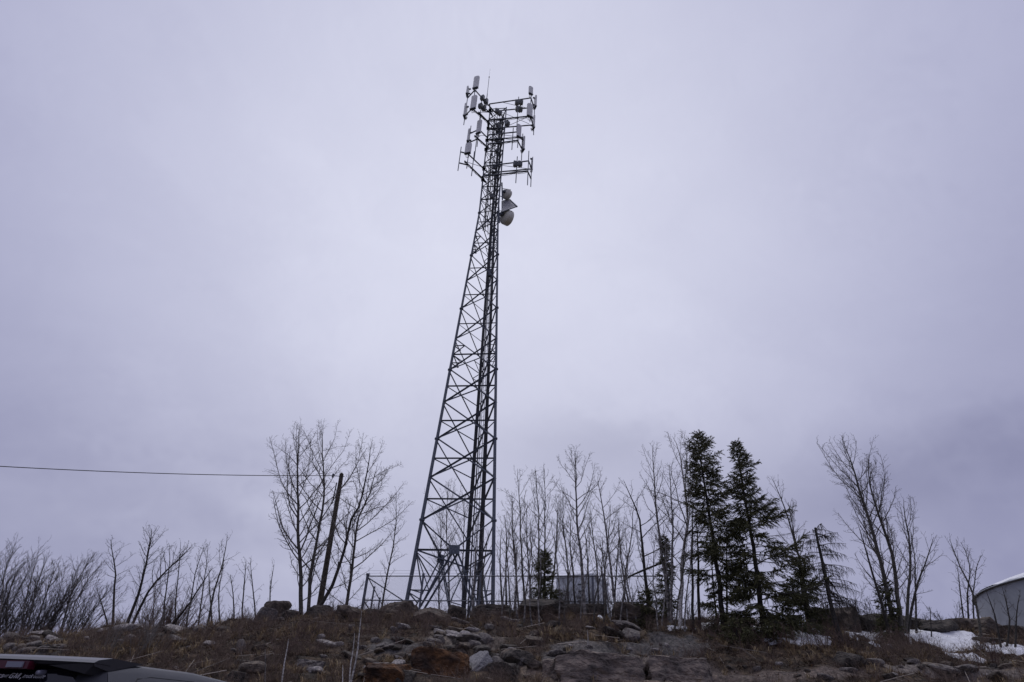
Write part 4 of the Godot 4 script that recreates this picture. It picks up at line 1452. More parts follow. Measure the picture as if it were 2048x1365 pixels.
	for k in prof.size() - 1:
		var a: Array = prof[k]
		var c: Array = prof[k + 1]
		for s in [-1.0, 1.0]:
			var m := Vector3(s, 1, 1)
			body.quad(Vector3(0.94, a[1], -a[0]) * m, Vector3(0.94, c[1], -c[0]) * m, Vector3(0.97, 0.8, -c[0]) * m, Vector3(0.97, 0.8, -a[0]) * m)
			body.quad(Vector3(0.97, 0.8, -a[0]) * m, Vector3(0.97, 0.8, -c[0]) * m, Vector3(0.95, c[2], -c[0]) * m, Vector3(0.95, a[2], -a[0]) * m)
		body.quad(Vector3(-0.95, a[2], -a[0]), Vector3(0.95, a[2], -a[0]), Vector3(0.95, c[2], -c[0]), Vector3(-0.95, c[2], -c[0]))
		body.quad(Vector3(-0.94, a[1], -a[0]), Vector3(0.94, a[1], -a[0]), Vector3(0.94, c[1], -c[0]), Vector3(-0.94, c[1], -c[0]))
	body.quad(Vector3(-0.95, 1.12, 0.35), Vector3(0.95, 1.12, 0.35), Vector3(0.94, 0.42, 0.35), Vector3(-0.94, 0.42, 0.35))
	body.quad(Vector3(-0.95, 0.9, -4.55), Vector3(0.95, 0.9, -4.55), Vector3(0.94, 0.42, -4.55), Vector3(-0.94, 0.42, -4.55))
	part(o, "body", body.mesh(), M.car)
	for z in [-0.45, -3.55]:
		for s in [-1.0, 1.0]:
			var wheel := part(o, "wheel", pipe_mesh(0.36, 24), M.rubber, along(Vector3(0.78 * s, 0.36, z), Vector3(1.0 * s, 0.36, z)))
			part(wheel, "rim", pipe_mesh(0.24, 16), M.rim, Transform3D(Basis(Vector3(1, 0, 0), Vector3(0, 0.05, 0), Vector3(0, 0, 1)), Vector3(0, 0.98, 0)))
	for s in [-1.0, 1.0]:
		part(o, "tail_lamp", box_mesh(Vector3(0.16, 0.4, 0.06)), M.lamp_red, Transform3D(Basis(), Vector3(s * 0.84, 0.98, 0.36)))
	# white vinyl lettering on the rear window
	var slope := (Vector3(0, 1.765, 0.112) - Vector3(0, 1.4, 0.26)).normalized()
	for q in [["otors", 0.207, 0.02, 0.2, false], ["your", 0.246, 0.013, 0.5, true], ["GM", 0.29, 0.021, 0.35, false], [",", 0.322, 0.022, 0.2, false], ["truck centre", 0.376, 0.015, 0.5, true]]:
		var t := TextMesh.new()
		var font := SystemFont.new()
		font.font_names = PackedStringArray(["Droid Serif" if q[4] else "Droid Sans"])
		font.font_weight = 400 if q[4] else 700
		t.font = font
		t.text = q[0]
		t.font_size = 48
		t.pixel_size = q[2] / 34.0
		t.depth = 0.001
		var up := slope
		var right := Vector3.RIGHT
		var shear := Basis(right * (0.78 if q[4] else 1.0), up + right * q[3] * 0.6, right.cross(up))
		part(rear, "lettering", t, M.letter, Transform3D(shear, Vector3(q[1], 1.76, 0.121)))


# ---------------------------------------------------------------- trees
func trunk_line(far: float, px: Array, r: RandomNumberGenerator) -> PackedVector3Array:
	var d := far
	if d <= 0.0:
		d = -hit(px[0], px[1]).z
	var raw := PackedVector3Array()
	var wander := 0.0
	for k in px.size() / 2:
		wander += r.randfn() * 0.08 * (1 if k else 0)
		raw.append(at(px[k * 2], px[k * 2 + 1], d + wander))
	var g := ground(raw[0].x, raw[0].z) - 0.06
	if raw[0].y > g + 0.05:
		raw.insert(0, Vector3(raw[0].x - (raw[1].x - raw[0].x) * 0.1, g, raw[0].z))
	else:
		raw[0].y = g
	var out := PackedVector3Array()   # smooth and slightly crooked
	var n := raw.size()
	for k in n - 1:
		var steps := maxi(2, int(raw[k].distance_to(raw[k + 1]) / 0.45))
		for s in steps:
			var p := raw[k].cubic_interpolate(raw[k + 1], raw[maxi(k - 1, 0)], raw[mini(k + 2, n - 1)], float(s) / steps)
			if out.size():
				p += Vector3(r.randfn(), 0, r.randfn()) * (0.012 if raw[0].distance_to(raw[n - 1]) > 2.5 else 0.004)
			out.append(p)
	out.append(raw[n - 1])
	return out


func grow(b: Maker, r: RandomNumberGenerator, p: Vector3, d: Vector3, length: float, radius: float, level: int, st: Dictionary) -> void:
	var segs: int = [0, 5, 3, 2][level]
	var pts := PackedVector3Array([p])
	var radii := PackedFloat32Array([radius])
	var dirs := [d]
	for k in segs:
		d = (d + UP * st.rise * (0.5 if level > 1 else 1.0) + Vector3(r.randfn(), r.randfn(), r.randfn()) * st.crook).normalized()
		p += d * length / segs
		pts.append(p)
		radii.append(maxf(radius * (1.0 - 0.72 * (k + 1.0) / segs), 0.0032))
		dirs.append(d)
	b.tube(pts, radii, 4 if level == 1 else 3)
	if level < 3:
		var count := int(length * st.dense * (1.0 if level == 1 else 1.5) + 0.5)
		for k in count:
			var t := lerpf(0.18, 0.98, (k + r.randf()) / count)
			var at_ := t * segs
			var i := mini(int(at_), segs - 1)
			var q := pts[i].lerp(pts[i + 1], at_ - i)
			var f: Vector3 = dirs[i + 1]
			var a := r.randf() * TAU
			var side := f.cross(UP if absf(f.y) < 0.95 else Vector3.RIGHT).normalized()
			side = side.rotated(f, a)
			var nd: Vector3 = (f + side * st.fork * r.randf_range(0.7, 1.4)).normalized()
			var l: float = length * (1.0 - t * 0.55) * r.randf_range(0.22, 0.5) * st.taper
			if level == 2:
				l = r.randf_range(0.05, 0.16)
			grow(b, r, q, nd, maxf(l, 0.06), maxf(lerpf(radius, radius * 0.28, t) * 0.55, 0.0042), level + 1, st)
	elif st.buds and r.randf() < 0.5:
		b.rod(p, p + d * 0.035, 0.008, 0.003, 3)


var styles := {
	"poplar": {"limbs": 3.7, "reach": 0.62, "start": 0.1, "rise": 0.13, "crook": 0.13, "dense": 8.5, "fork": 1.0, "taper": 0.5, "buds": true, "wide": 1.5},
	"upswept": {"limbs": 4.6, "reach": 0.44, "start": 0.15, "rise": 0.13, "crook": 0.12, "dense": 8.0, "fork": 0.9, "taper": 0.55, "buds": true, "wide": 1.15},
	"aspen": {"limbs": 4.2, "reach": 0.32, "start": 0.22, "rise": 0.13, "crook": 0.13, "dense": 6.5, "fork": 0.9, "taper": 0.65, "buds": false, "wide": 1.2},
	"thin": {"limbs": 4.6, "reach": 0.28, "start": 0.15, "rise": 0.12, "crook": 0.13, "dense": 6.5, "fork": 0.85, "taper": 0.75, "buds": false, "wide": 1.1},
	"fan": {"limbs": 7.5, "reach": 0.32, "start": 0.3, "rise": 0.07, "crook": 0.08, "dense": 7.5, "fork": 0.85, "taper": 0.75, "buds": false, "wide": 1.3},
	"willow": {"limbs": 5.5, "reach": 0.45, "start": 0.2, "rise": 0.1, "crook": 0.08, "dense": 7.0, "fork": 0.6, "taper": 0.95, "buds": false, "wide": 0.9},
	"stem": {"limbs": 2.2, "reach": 0.14, "start": 0.4, "rise": 0.1, "crook": 0.08, "dense": 3.0, "fork": 0.7, "taper": 0.8, "buds": false, "wide": 0.6},
	"snag": {"limbs": 4.0, "reach": 0.14, "start": 0.15, "rise": -0.06, "crook": 0.1, "dense": 3.5, "fork": 0.8, "taper": 0.7, "buds": false, "wide": 1.3}}


func bare_tree(seed_: int, called: String, label: String, category: String, group: String, style: String, bark: String, twig: String, far: float, radius: float, px: Array) -> void:
	var r := RandomNumberGenerator.new()
	r.seed = 9000 + seed_
	var st: Dictionary = styles[style].duplicate()
	for key in ["limbs", "reach", "rise", "crook", "dense", "wide"]:   # no two alike
		st[key] *= r.randf_range(0.72, 1.3)
	var line := trunk_line(far, px, r)
	var base := line[0]
	var n := line.size()
	var total := 0.0
	var run := PackedFloat32Array([0.0])
	for k in range(1, n):
		total += line[k].distance_to(line[k - 1])
		run.append(total)
	var o := thing(called, base, label, category, group)
	var b := Maker.new()
	var pts := PackedVector3Array()
	var radii := PackedFloat32Array()
	for k in n:
		pts.append(line[k] - base)
		radii.append(radius * pow(maxf(1.0 - run[k] / total, 0.0), 0.75) + 0.006)
	radii[0] = radius * 1.35
	b.tube(pts, radii, 7)
	part(o, "trunk", b.mesh(), M[bark])
	var c := Maker.new()
	var limbs := int(total * st.limbs)
	for k in limbs:
		var t := lerpf(st.start, 0.985, (k + r.randf()) / limbs)
		var want := t * total
		var i := 0
		while i < n - 2 and run[i + 1] < want:
			i += 1
		var p := pts[i].lerp(pts[i + 1], (want - run[i]) / maxf(run[i + 1] - run[i], 0.001))
		var d := (pts[i + 1] - pts[i]).normalized()
		var a := k * 2.4 + r.randfn() * 0.5
		var out := Vector3(cos(a), 0, sin(a))
		var nd: Vector3 = (d + out * st.wide * lerpf(1.15, 0.6, t) * r.randf_range(0.8, 1.3)).normalized()
		var shape := sin(PI * pow(clampf((1.03 - t) / (1.03 - st.start), 0, 1), 0.6)) * 0.6 + 0.4 * (1.0 - t)
		var l: float = total * st.reach * shape * r.randf_range(0.45, 1.15) + 0.1
		l = minf(l, total * (1.0 - t) * 0.95 + 0.18)
		var tr := radius * pow(1.0 - t, 0.75) + 0.006
		grow(c, r, p, nd, l, clampf(tr * 0.5, 0.005, 0.005 + l * 0.0095), 1, st)
	part(o, "crown", c.mesh(), M[twig])


func shrub(seed_: int, label: String, group: String, mat: String, far: float, px: float, py: float, tall: float, spread: float, lean: float, stems: int, called := "bare_shrub") -> void:
	var r := RandomNumberGenerator.new()
	r.seed = 7000 + seed_
	var base := hit(px, py) if far <= 0.0 else at(px, py, far)
	base.y = ground(base.x, base.z) - 0.05
	var b := Maker.new()
	var st := {"rise": 0.07, "crook": 0.1, "dense": 8.0, "fork": 0.6, "taper": 0.7, "buds": false}
	for k in stems:
		var a := r.randf() * TAU
		var p := Vector3(cos(a), 0, sin(a)) * r.randf() * spread * 0.35
		var d := Vector3(cos(a) * spread / tall * r.randf_range(0.2, 1.0) + lean * r.randf_range(0.6, 1.2), 1.0, sin(a) * spread / tall * r.randf_range(0.2, 1.0)).normalized()
		grow(b, r, p, d, tall * r.randf_range(0.6, 1.05), lerpf(0.012, 0.022, r.randf()) * clampf(tall / 2.0, 0.6, 1.4), 1, st)
	solo(called, b.mesh(), M[mat], base, label, "shrub", group)


func spruce(seed_: int, label: String, far: float, radius: float, px: Array, reach: Callable, dense: float, start: float, gaps: float) -> void:
	var r := RandomNumberGenerator.new()
	r.seed = 4000 + seed_
	var line := trunk_line(far, px, r)
	var base := line[0]
	var o := thing("spruce_tree", base, label, "tree", "spruces on the slope")
	var pts := PackedVector3Array()
	var radii := PackedFloat32Array()
	var n := line.size()
	for k in n:
		pts.append(line[k] - base)
		radii.append(radius * pow(1.0 - float(k) / (n - 1), 0.85) + 0.006)
	var b := Maker.new()
	b.tube(pts, radii, 8)
	part(o, "trunk", b.mesh(), M.bark_dark)
	var wood := Maker.new()
	var leaf := Maker.new()
	var total := line[n - 1].y - base.y
	var count := int(total * dense)
	for k in count:
		var t := lerpf(start, 0.995, (k + r.randf()) / count)
		var i := mini(int(t * (n - 1)), n - 2)
		var p := pts[i].lerp(pts[i + 1], t * (n - 1) - i)
		var a := k * 2.4 + r.randfn() * 0.4
		var l: float = reach.call(t, a) * r.randf_range(0.45, 1.2)
		if l < 0.05:
			continue
		var slope := lerpf(-0.4, 0.8, pow(t, 1.3)) + r.randfn() * 0.2
		var d := Vector3(cos(a), slope, sin(a)).normalized()
		var stem := PackedVector3Array([p])
		var sr := PackedFloat32Array([0.006 + l * 0.009])
		var segs := 5
		for s in segs:
			d = (d + Vector3(r.randfn() * 0.08, (0.1 if s > 1 else -0.08) + r.randfn() * 0.05, r.randfn() * 0.08)).normalized()
			stem.append(stem[s] + d * l / segs)
			sr.append((0.006 + l * 0.009) * (1.0 - 0.8 * (s + 1.0) / segs) + 0.001)
		wood.tube(stem, sr, 3)
		var dead := r.randf() < gaps * (1.0 - t)
		var twigs := int(l * 24.0 + 5)
		for w in twigs:
			var u := lerpf(0.1 if t > 0.6 else 0.25, 1.0, (w + r.randf()) / twigs)
			var j := mini(int(u * segs), segs - 1)
			var q := stem[j].lerp(stem[j + 1], u * segs - j)
			var f := (stem[j + 1] - stem[j]).normalized()
			var side := f.cross(UP).normalized() * (1.0 if w % 2 else -1.0)
			var td := (f * r.randf_range(0.3, 0.9) + side * r.randf_range(0.1, 1.0) + UP * r.randf_range(-0.75, 0.3)).normalized()
			var tl := l * (1.05 - u) * 0.35 + r.randf_range(0.07, 0.24)
			if dead:
				if w % 2 == 0:
					wood.rod(q, q + td * tl, 0.005, 0.002)
				continue
			needle_twig(leaf, r, q, td, minf(tl, 0.5))
	part(o, "branches", wood.mesh(), M.bark_dark)
	part(o, "crown", leaf.mesh(), M.needles)


func needle_twig(leaf: Maker, r: RandomNumberGenerator, q: Vector3, td: Vector3, tl: float) -> void:
	var k := int(tl / 0.016) + 4
	var tone := r.randf()
	var e := td.cross(UP).normalized()
	var f := e.cross(td)
	for s in k:
		var m := q + td * tl * s / k + Vector3(0, -0.12 * tl * pow(float(s) / k, 2.0), 0)
		var a := r.randf() * TAU
		var o := e * cos(a) + f * sin(a)
		var tip := m + (td * 0.75 + o * 0.65).normalized() * r.randf_range(0.045, 0.09)
		var w := td.cross(o).normalized() * r.randf_range(0.009, 0.016)
		leaf.tri(m - w, m + w, tip)
		var c := Color(0.04, 0.044, 0.02).lerp(Color(0.13, 0.125, 0.05), clampf(tone * 0.7 + r.randf() * 0.3, 0, 1))
		leaf.c.append_array([c, c, c])


func dead_larch(px: Array, label: String) -> void:
	var r := RandomNumberGenerator.new()
	r.seed = 61
	var line := trunk_line(0.0, px, r)
	var base := line[0]
	var o := thing("dead_larch", base, label, "tree")
	var pts := PackedVector3Array()
	var radii := PackedFloat32Array()
	for k in line.size():
		pts.append(line[k] - base)
		radii.append(lerpf(0.085, 0.035, float(k) / line.size()))
	var b := Maker.new()
	b.tube(pts, radii, 8)
	part(o, "trunk", b.mesh(), M.bark_dark)
	var c := Maker.new()
	for k in 60:
		var t := lerpf(0.3, 0.995, k / 60.0)
		var i := mini(int(t * (pts.size() - 1)), pts.size() - 2)
		var p := pts[i].lerp(pts[i + 1], t * (pts.size() - 1) - i)
		var a := r.randfn() * 0.8 if k % 3 else PI + r.randfn() * 0.8
		var l := r.randf_range(0.5, 1.2) * lerpf(1.25, 0.75, t) * (1.0 if k % 3 else 0.6)
		var d := Vector3(cos(a), 0.28 if t > 0.75 else 0.1, sin(a) * 0.8).normalized()
		var stem := PackedVector3Array([p])
		for s in 5:
			d = (d + Vector3(r.randfn() * 0.05, -0.11, 0)).normalized()
			stem.append(stem[s] + d * l / 5)
		c.tube(stem, PackedFloat32Array([0.018, 0.016, 0.013, 0.01, 0.008, 0.006]), 3)
		for w in int(l * 34):
			var u := r.randf_range(0.15, 1.0)
			var j := mini(int(u * 5), 4)
			var q := stem[j].lerp(stem[j + 1], u * 5 - j)
			var e := q + Vector3(r.randfn() * 0.05, -r.randf_range(0.06, 0.26), r.randfn() * 0.05) + d * 0.05
			c.rod(q, e, 0.006, 0.004)
	part(o, "branches", c.mesh(), M.twig_dark)


func make_trees() -> void:
	# name, label, group, style, bark, twig, distance (0: where the foot pixel meets the slope), radius, pixels of the trunk line from the foot up
	var pop := "bare poplars round the utility pole"
	var asp := "thin bare aspens between the tower and the spruces"
	var behind := "bare trees seen through the tower's legs"
	var lean := "leaning poplars beside the big snow patch"
	var lef := "bare trees on the low side of the hill"
	var list := [
		["poplar_tree", "tallest bare poplar farthest from the tower in the clump round the utility pole", pop, "poplar", "bark", "twig", 25.6, 0.085, [601, 1240, 601, 1133, 596, 1089, 596, 1010, 594, 916, 598, 858]],
		["poplar_tree", "bare poplar with a kinked trunk just beside the utility pole, topping the clump", pop, "poplar", "bark", "twig", 25.6, 0.07, [616, 1240, 620, 1162, 629, 1101, 644, 1022, 648, 975, 644, 907, 644, 849]],
		["poplar_tree", "bare poplar whose dark trunk leans across in front of the utility pole's foot", pop, "poplar", "bark_dark", "twig", 25.8, 0.075, [622, 1240, 641, 1212, 664, 1171, 688, 1104, 702, 1039, 717, 1016, 734, 943, 743, 884]],
		["poplar_tree", "bare poplar nearest the fence in the clump round the utility pole", pop, "poplar", "bark", "twig", 28.0, 0.075, [690, 1225, 702, 1156, 709, 1089, 717, 1036, 740, 987, 755, 928]],
		["aspen_tree", "thin leaning bare aspen in front of the fence corner", pop, "thin", "bark", "twig", 26.4, 0.04, [761, 1232, 775, 1148, 790, 1069, 793, 987]],
		["aspen_tree", "thin bare tree rising behind the tower legs", behind, "aspen", "bark_pale", "twig", 38.0, 0.06, [899, 1250, 897, 1150, 893, 1060, 896, 965]],
		["aspen_tree", "thin bare tree rising behind the tower legs", behind, "thin", "bark", "twig", 38.5, 0.05, [878, 1250, 878, 1160, 882, 1080, 878, 1010]],
		["aspen_tree", "thin bare tree rising behind the tower legs", behind, "aspen", "bark_pale", "twig", 37.5, 0.06, [926, 1250, 925, 1150, 928, 1050, 925, 985]],
		["aspen_tree", "pair of bare saplings standing close in front of the tower's far leg", behind, "thin", "bark_pale", "twig_pale", 26.2, 0.055, [944, 1240, 946, 1190, 952, 1110, 955, 1030]],
		["aspen_tree", "bare sapling in front of the tower's upright leg", behind, "thin", "bark", "twig", 26.4, 0.045, [966, 1235, 964, 1180, 970, 1110, 978, 1060]]]
	var spots := ["just past the tower's upright leg", "beside the end of the long low dark boulder", "topping the others beside the tower", "in front of the wide dark mound boulder", "behind the wide mound boulder, before the smallest spruce", "rising straight out of the smallest spruce", "between the smallest spruce and the shelter", "in front of the shelter's broad wall", "behind the shelter's broad wall side, with a crooked top", "at the shelter's near corner", "over the gap beside the rounded dark boulder", "on the sloping-topped boulder", "low and slight beside the tower's upright leg", "shortest, close to the tower's upright leg", "beside the tallest pale-trunked aspen", "leaning away from the dark-trunked poplar", "beside the forked pale aspen"]
	var turn := 0
	for q in [[1012, 1225, 1012, 1150, 1012, 1054, 1008, 1030], [1041, 1243, 1030, 1130, 1026, 1080, 1025, 990], [1052, 1238, 1044, 1118, 1040, 1023, 1035, 938], [1067, 1246, 1057, 1131, 1053, 1033, 1050, 1010], [1076, 1238, 1077, 1120, 1077, 1028, 1071, 944], [1086, 1230, 1090, 1080, 1089, 938], [1100, 1225, 1108, 1140, 1112, 1080, 1118, 1000], [1138, 1240, 1134, 1118, 1127, 1054, 1126, 985], [1150, 1230, 1146, 1150, 1140, 1080, 1143, 1020], [1197, 1235, 1195, 1150, 1186, 1070, 1180, 1010], [1215, 1240, 1208, 1160, 1216, 1090, 1222, 1010], [1245, 1240, 1250, 1150, 1262, 1080, 1268, 1010], [1030, 1225, 1032, 1120, 1022, 1050], [1006, 1225, 1000, 1120, 1003, 1060], [1180, 1232, 1175, 1120, 1168, 1050], [1265, 1245, 1250, 1170, 1240, 1090, 1236, 1030], [1228, 1238, 1232, 1150, 1240, 1060]]:
		turn += 1
		list.append(["aspen_tree", "thin bare aspen on the crest " + spots[turn - 1], asp, "thin" if int(q[0]) % 3 else "aspen", "bark_pale" if int(q[0]) % 2 else "bark", "twig", 25.9 + (int(q[0]) % 5) * 0.3, 0.042, q])
	list.append_array([
		["aspen_tree", "tallest pale-trunked aspen in front of the equipment shelter", asp, "aspen", "bark_pale", "twig", 24.6, 0.065, [1170, 1240, 1163, 1131, 1154, 1046, 1152, 977, 1149, 903]],
		["aspen_tree", "forked pale aspen just past the shelter's short side", asp, "aspen", "bark_pale", "twig", 24.7, 0.055, [1234, 1242, 1224, 1156, 1213, 1067, 1203, 1003, 1195, 954]],
		["poplar_tree", "dark-trunked poplar with a long drooping dead branch beside the spruces", "", "poplar", "bark_dark", "twig_dark", 24.8, 0.075, [1303, 1246, 1290, 1144, 1279, 1041, 1265, 1003, 1247, 960]],
		["aspen_tree", "pale aspen whose twiggy top stands just beside the tallest spruce", "", "aspen", "bark_pale", "twig_pale", 23.6, 0.06, [1340, 1262, 1330, 1150, 1324, 1114, 1312, 1008, 1305, 890]],
		["aspen_tree", "straight pale aspen between the twiggy aspen and the white-trunked one", "", "aspen", "bark_pale", "twig_pale", 23.4, 0.055, [1343, 1262, 1345, 1064, 1342, 980, 1338, 930]],
		["aspen_tree", "white-trunked aspen with crooked upper limbs against the tallest spruce", "", "poplar", "bark_white", "twig_pale", 23.2, 0.07, [1360, 1262, 1365, 1114, 1375, 1035, 1361, 916, 1345, 873]],
		["dead_tree", "straight dark dead stem under the tallest spruce", "dead stems among the spruces", "snag", "bark_dark", "twig_dark", 23.0, 0.05, [1386, 1264, 1385, 1100, 1385, 998]],
		["dead_tree", "straight dark dead stem under the tallest spruce", "dead stems among the spruces", "snag", "bark_dark", "twig_dark", 23.2, 0.06, [1399, 1264, 1396, 1120, 1391, 1021]],
		["dead_tree", "slim dead stem between the two tall spruces", "dead stems among the spruces", "snag", "bark_dark", "twig_dark", 23.4, 0.04, [1454, 1272, 1455, 1140, 1454, 1048]],
		["dead_tree", "slim dead stem between the two tall spruces", "dead stems among the spruces", "snag", "bark_dark", "twig_dark", 23.2, 0.035, [1436, 1270, 1425, 1140, 1420, 1080]],
		["aspen_tree", "thin bare poplar rising behind the small dense spruce", "", "thin", "bark", "twig", 25.0, 0.06, [1625, 1262, 1599, 1120, 1563, 998, 1543, 955]],
		["aspen_tree", "thin upright bare tree beside the small dense spruce", "", "thin", "bark", "twig", 25.2, 0.05, [1620, 1262, 1600, 1127, 1583, 1040, 1577, 1005]],
		["poplar_tree", "tallest poplar of the leaning clump beside the big snow patch", lean, "upswept", "bark", "twig", 23.4, 0.085, [1793, 1282, 1768, 1150, 1742, 1053, 1719, 979, 1703, 924, 1685, 879]],
		["poplar_tree", "second tallest poplar of the leaning clump, standing nearer the storage tank", lean, "upswept", "bark", "twig", 23.2, 0.08, [1806, 1284, 1793, 1166, 1784, 1108, 1758, 1028, 1740, 970, 1737, 920]],
		["dead_tree", "dark leaning dead trunk in front of the leaning poplars", lean, "snag", "bark_dark", "twig_dark", 23.0, 0.06, [1783, 1284, 1758, 1192, 1732, 1102, 1716, 1047]],
		["poplar_tree", "poplar of the leaning clump with a crown spreading toward the storage tank", lean, "upswept", "bark", "twig", 23.6, 0.06, [1812, 1282, 1818, 1180, 1822, 1110, 1812, 1040, 1808, 1000]],
		["poplar_tree", "low wide poplar of the leaning clump reaching out over the snow", lean, "upswept", "bark_dark", "twig", 23.8, 0.05, [1815, 1280, 1830, 1190, 1850, 1130, 1868, 1075]],
		["aspen_tree", "slim dark sapling standing upright in the largest snow patch", lean, "thin", "bark_dark", "twig_dark", 24.2, 0.035, [1836, 1282, 1832, 1182, 1829, 1111, 1822, 1060]],
		["aspen_tree", "knee-high bare sapling alone in the largest snow patch", "", "stem", "bark_dark", "twig_dark", 0.0, 0.018, [1864, 1282, 1862, 1240, 1860, 1215]],
		["aspen_tree", "bare leaning sapling in front of the storage tank's edge", "saplings in front of the storage tank", "thin", "bark", "twig", 0.0, 0.04, [1964, 1292, 1951, 1198, 1922, 1134, 1900, 1079]],
		["aspen_tree", "bare leaning sapling in front of the storage tank's edge", "saplings in front of the storage tank", "thin", "bark_dark", "twig", 25.6, 0.035, [1938, 1250, 1936, 1190, 1940, 1130, 1922, 1085]],
		["aspen_tree", "bare leaning sapling in front of the storage tank's edge", "saplings in front of the storage tank", "thin", "bark_dark", "twig", 25.6, 0.03, [1950, 1250, 1946, 1190, 1956, 1130, 1966, 1110]],
		["aspen_tree", "bare leaning sapling in front of the storage tank's edge", "saplings in front of the storage tank", "thin", "bark_dark", "twig", 25.6, 0.03, [1930, 1255, 1922, 1190, 1915, 1130]],
		["aspen_tree", "bare dark sapling against the storage tank wall", "saplings against the tank wall", "thin", "bark_dark", "twig_dark", 0.0, 0.03, [2003, 1300, 1990, 1230, 1972, 1180]],
		["aspen_tree", "bare dark sapling against the storage tank wall", "saplings against the tank wall", "thin", "bark_dark", "twig_dark", 0.0, 0.03, [2012, 1298, 2020, 1240, 2005, 1175]],
		["aspen_tree", "bare dark sapling against the storage tank wall", "saplings against the tank wall", "thin", "bark_dark", "twig_dark", 0.0, 0.028, [2030, 1300, 2034, 1230, 2040, 1190]],
		["birch_sapling", "slender white birch sapling, tallest of the pair low on the brushy slope", "white birch saplings low on the slope", "stem", "bark_white", "twig_pale", 17.6, 0.022, [700, 1372, 711, 1326, 718, 1270, 723, 1222]],
		["birch_sapling", "short white birch stem beside the tallest birch sapling", "white birch saplings low on the slope", "stem", "bark_white", "twig_pale", 17.6, 0.02, [698, 1372, 701, 1330, 706, 1300, 709, 1268]],
		["birch_sapling", "lone leaning white stem in the brush beside the car", "white birch saplings low on the slope", "stem", "bark_white", "twig_pale", 17.6, 0.018, [563, 1372, 569, 1326, 577, 1279]],
		["birch_sapling", "short white stem between the birch pair and the lone leaning stem", "white birch saplings low on the slope", "stem", "bark_white", "twig_pale", 17.5, 0.014, [684, 1372, 685, 1350, 685, 1332]],
		["birch_sapling", "thin grey stem in the brush nearest the car", "white birch saplings low on the slope", "stem", "bark_pale", "twig", 17.5, 0.012, [529, 1372, 530, 1340, 530, 1300]],
		["dead_tree", "lone thin white stick standing on the bare dark soil above the pale outcrop", "", "stem", "bark_white", "twig_pale", 0.0, 0.012, [1176, 1296, 1176, 1276, 1174, 1260]],
		# the low side
		["poplar_tree", "herringbone-branched bare tree standing alone before the dense thicket", lef, "fan", "bark_dark", "twig_dark", 26.5, 0.05, [224, 1262, 228, 1200, 230, 1150, 225, 1110, 221, 1079]],
		["poplar_tree", "bare tree with a dense rounded fan of twigs at its top, leaning over the thicket", lef, "fan", "bark_dark", "twig_dark", 26.0, 0.06, [248, 1262, 276, 1190, 286, 1150, 298, 1099, 303, 1058]],
		["poplar_tree", "long bare trunk leaning hard toward the utility pole", lef, "willow", "bark_dark", "twig_dark", 26.4, 0.055, [262, 1255, 295, 1186, 333, 1143, 384, 1092]],
		["poplar_tree", "second hard-leaning bare trunk nearer the utility pole", lef, "thin", "bark_dark", "twig_dark", 26.6, 0.05, [335, 1262, 380, 1204, 405, 1165, 424, 1138]],
		["aspen_tree", "upswept bare tree with candelabra branches at the thicket's end", lef, "thin", "bark", "twig", 26.4, 0.045, [412, 1262, 429, 1180, 443, 1134, 455, 1070]],
		["aspen_tree", "small leaning bare tree joined low to the herringbone-branched one", lef, "fan", "bark_dark", "twig_dark", 26.2, 0.035, [218, 1262, 203, 1210, 194, 1180]]])
	for q in [[350, 1262, 352, 1190, 358, 1130, 361, 1085], [325, 1262, 332, 1180, 340, 1120, 338, 1090], [372, 1262, 384, 1180, 398, 1120, 408, 1095], [395, 1262, 404, 1190, 412, 1130, 414, 1090], [440, 1262, 436, 1190, 448, 1120], [424, 1262, 420, 1190, 418, 1140], [484, 1245, 486, 1190, 492, 1120], [510, 1240, 506, 1180, 500, 1120], [468, 1250, 466, 1190, 460, 1150], [540, 1235, 540, 1180, 548, 1130]]:
		list.append(["aspen_tree", "slim bare sapling between the low thicket and the poplar clump", "slim saplings between the thicket and the poplars", "thin", "bark", "twig", 26.0 + (int(q[0]) % 4) * 0.4, 0.03, q])
	for q in [[40, 1268, 50, 1210, 62, 1150, 78, 1118], [52, 1268, 66, 1200, 84, 1140, 98, 1112], [66, 1266, 84, 1206, 106, 1150, 118, 1124], [122, 1262, 138, 1200, 160, 1150, 186, 1112], [132, 1262, 150, 1206, 176, 1160, 200, 1130], [-8, 1280, 2, 1210, 8, 1150, 28, 1098], [10, 1276, 14, 1200, 30, 1150, 46, 1128]]:
		list.append(["birch_tree", "pale-footed leaning birch with a broom of fine twigs in the far thicket", "leaning birches in the far thicket", "willow", "bark_pale", "twig_dark", 26.8 + (absi(int(q[0])) % 4) * 0.25, 0.04, q])
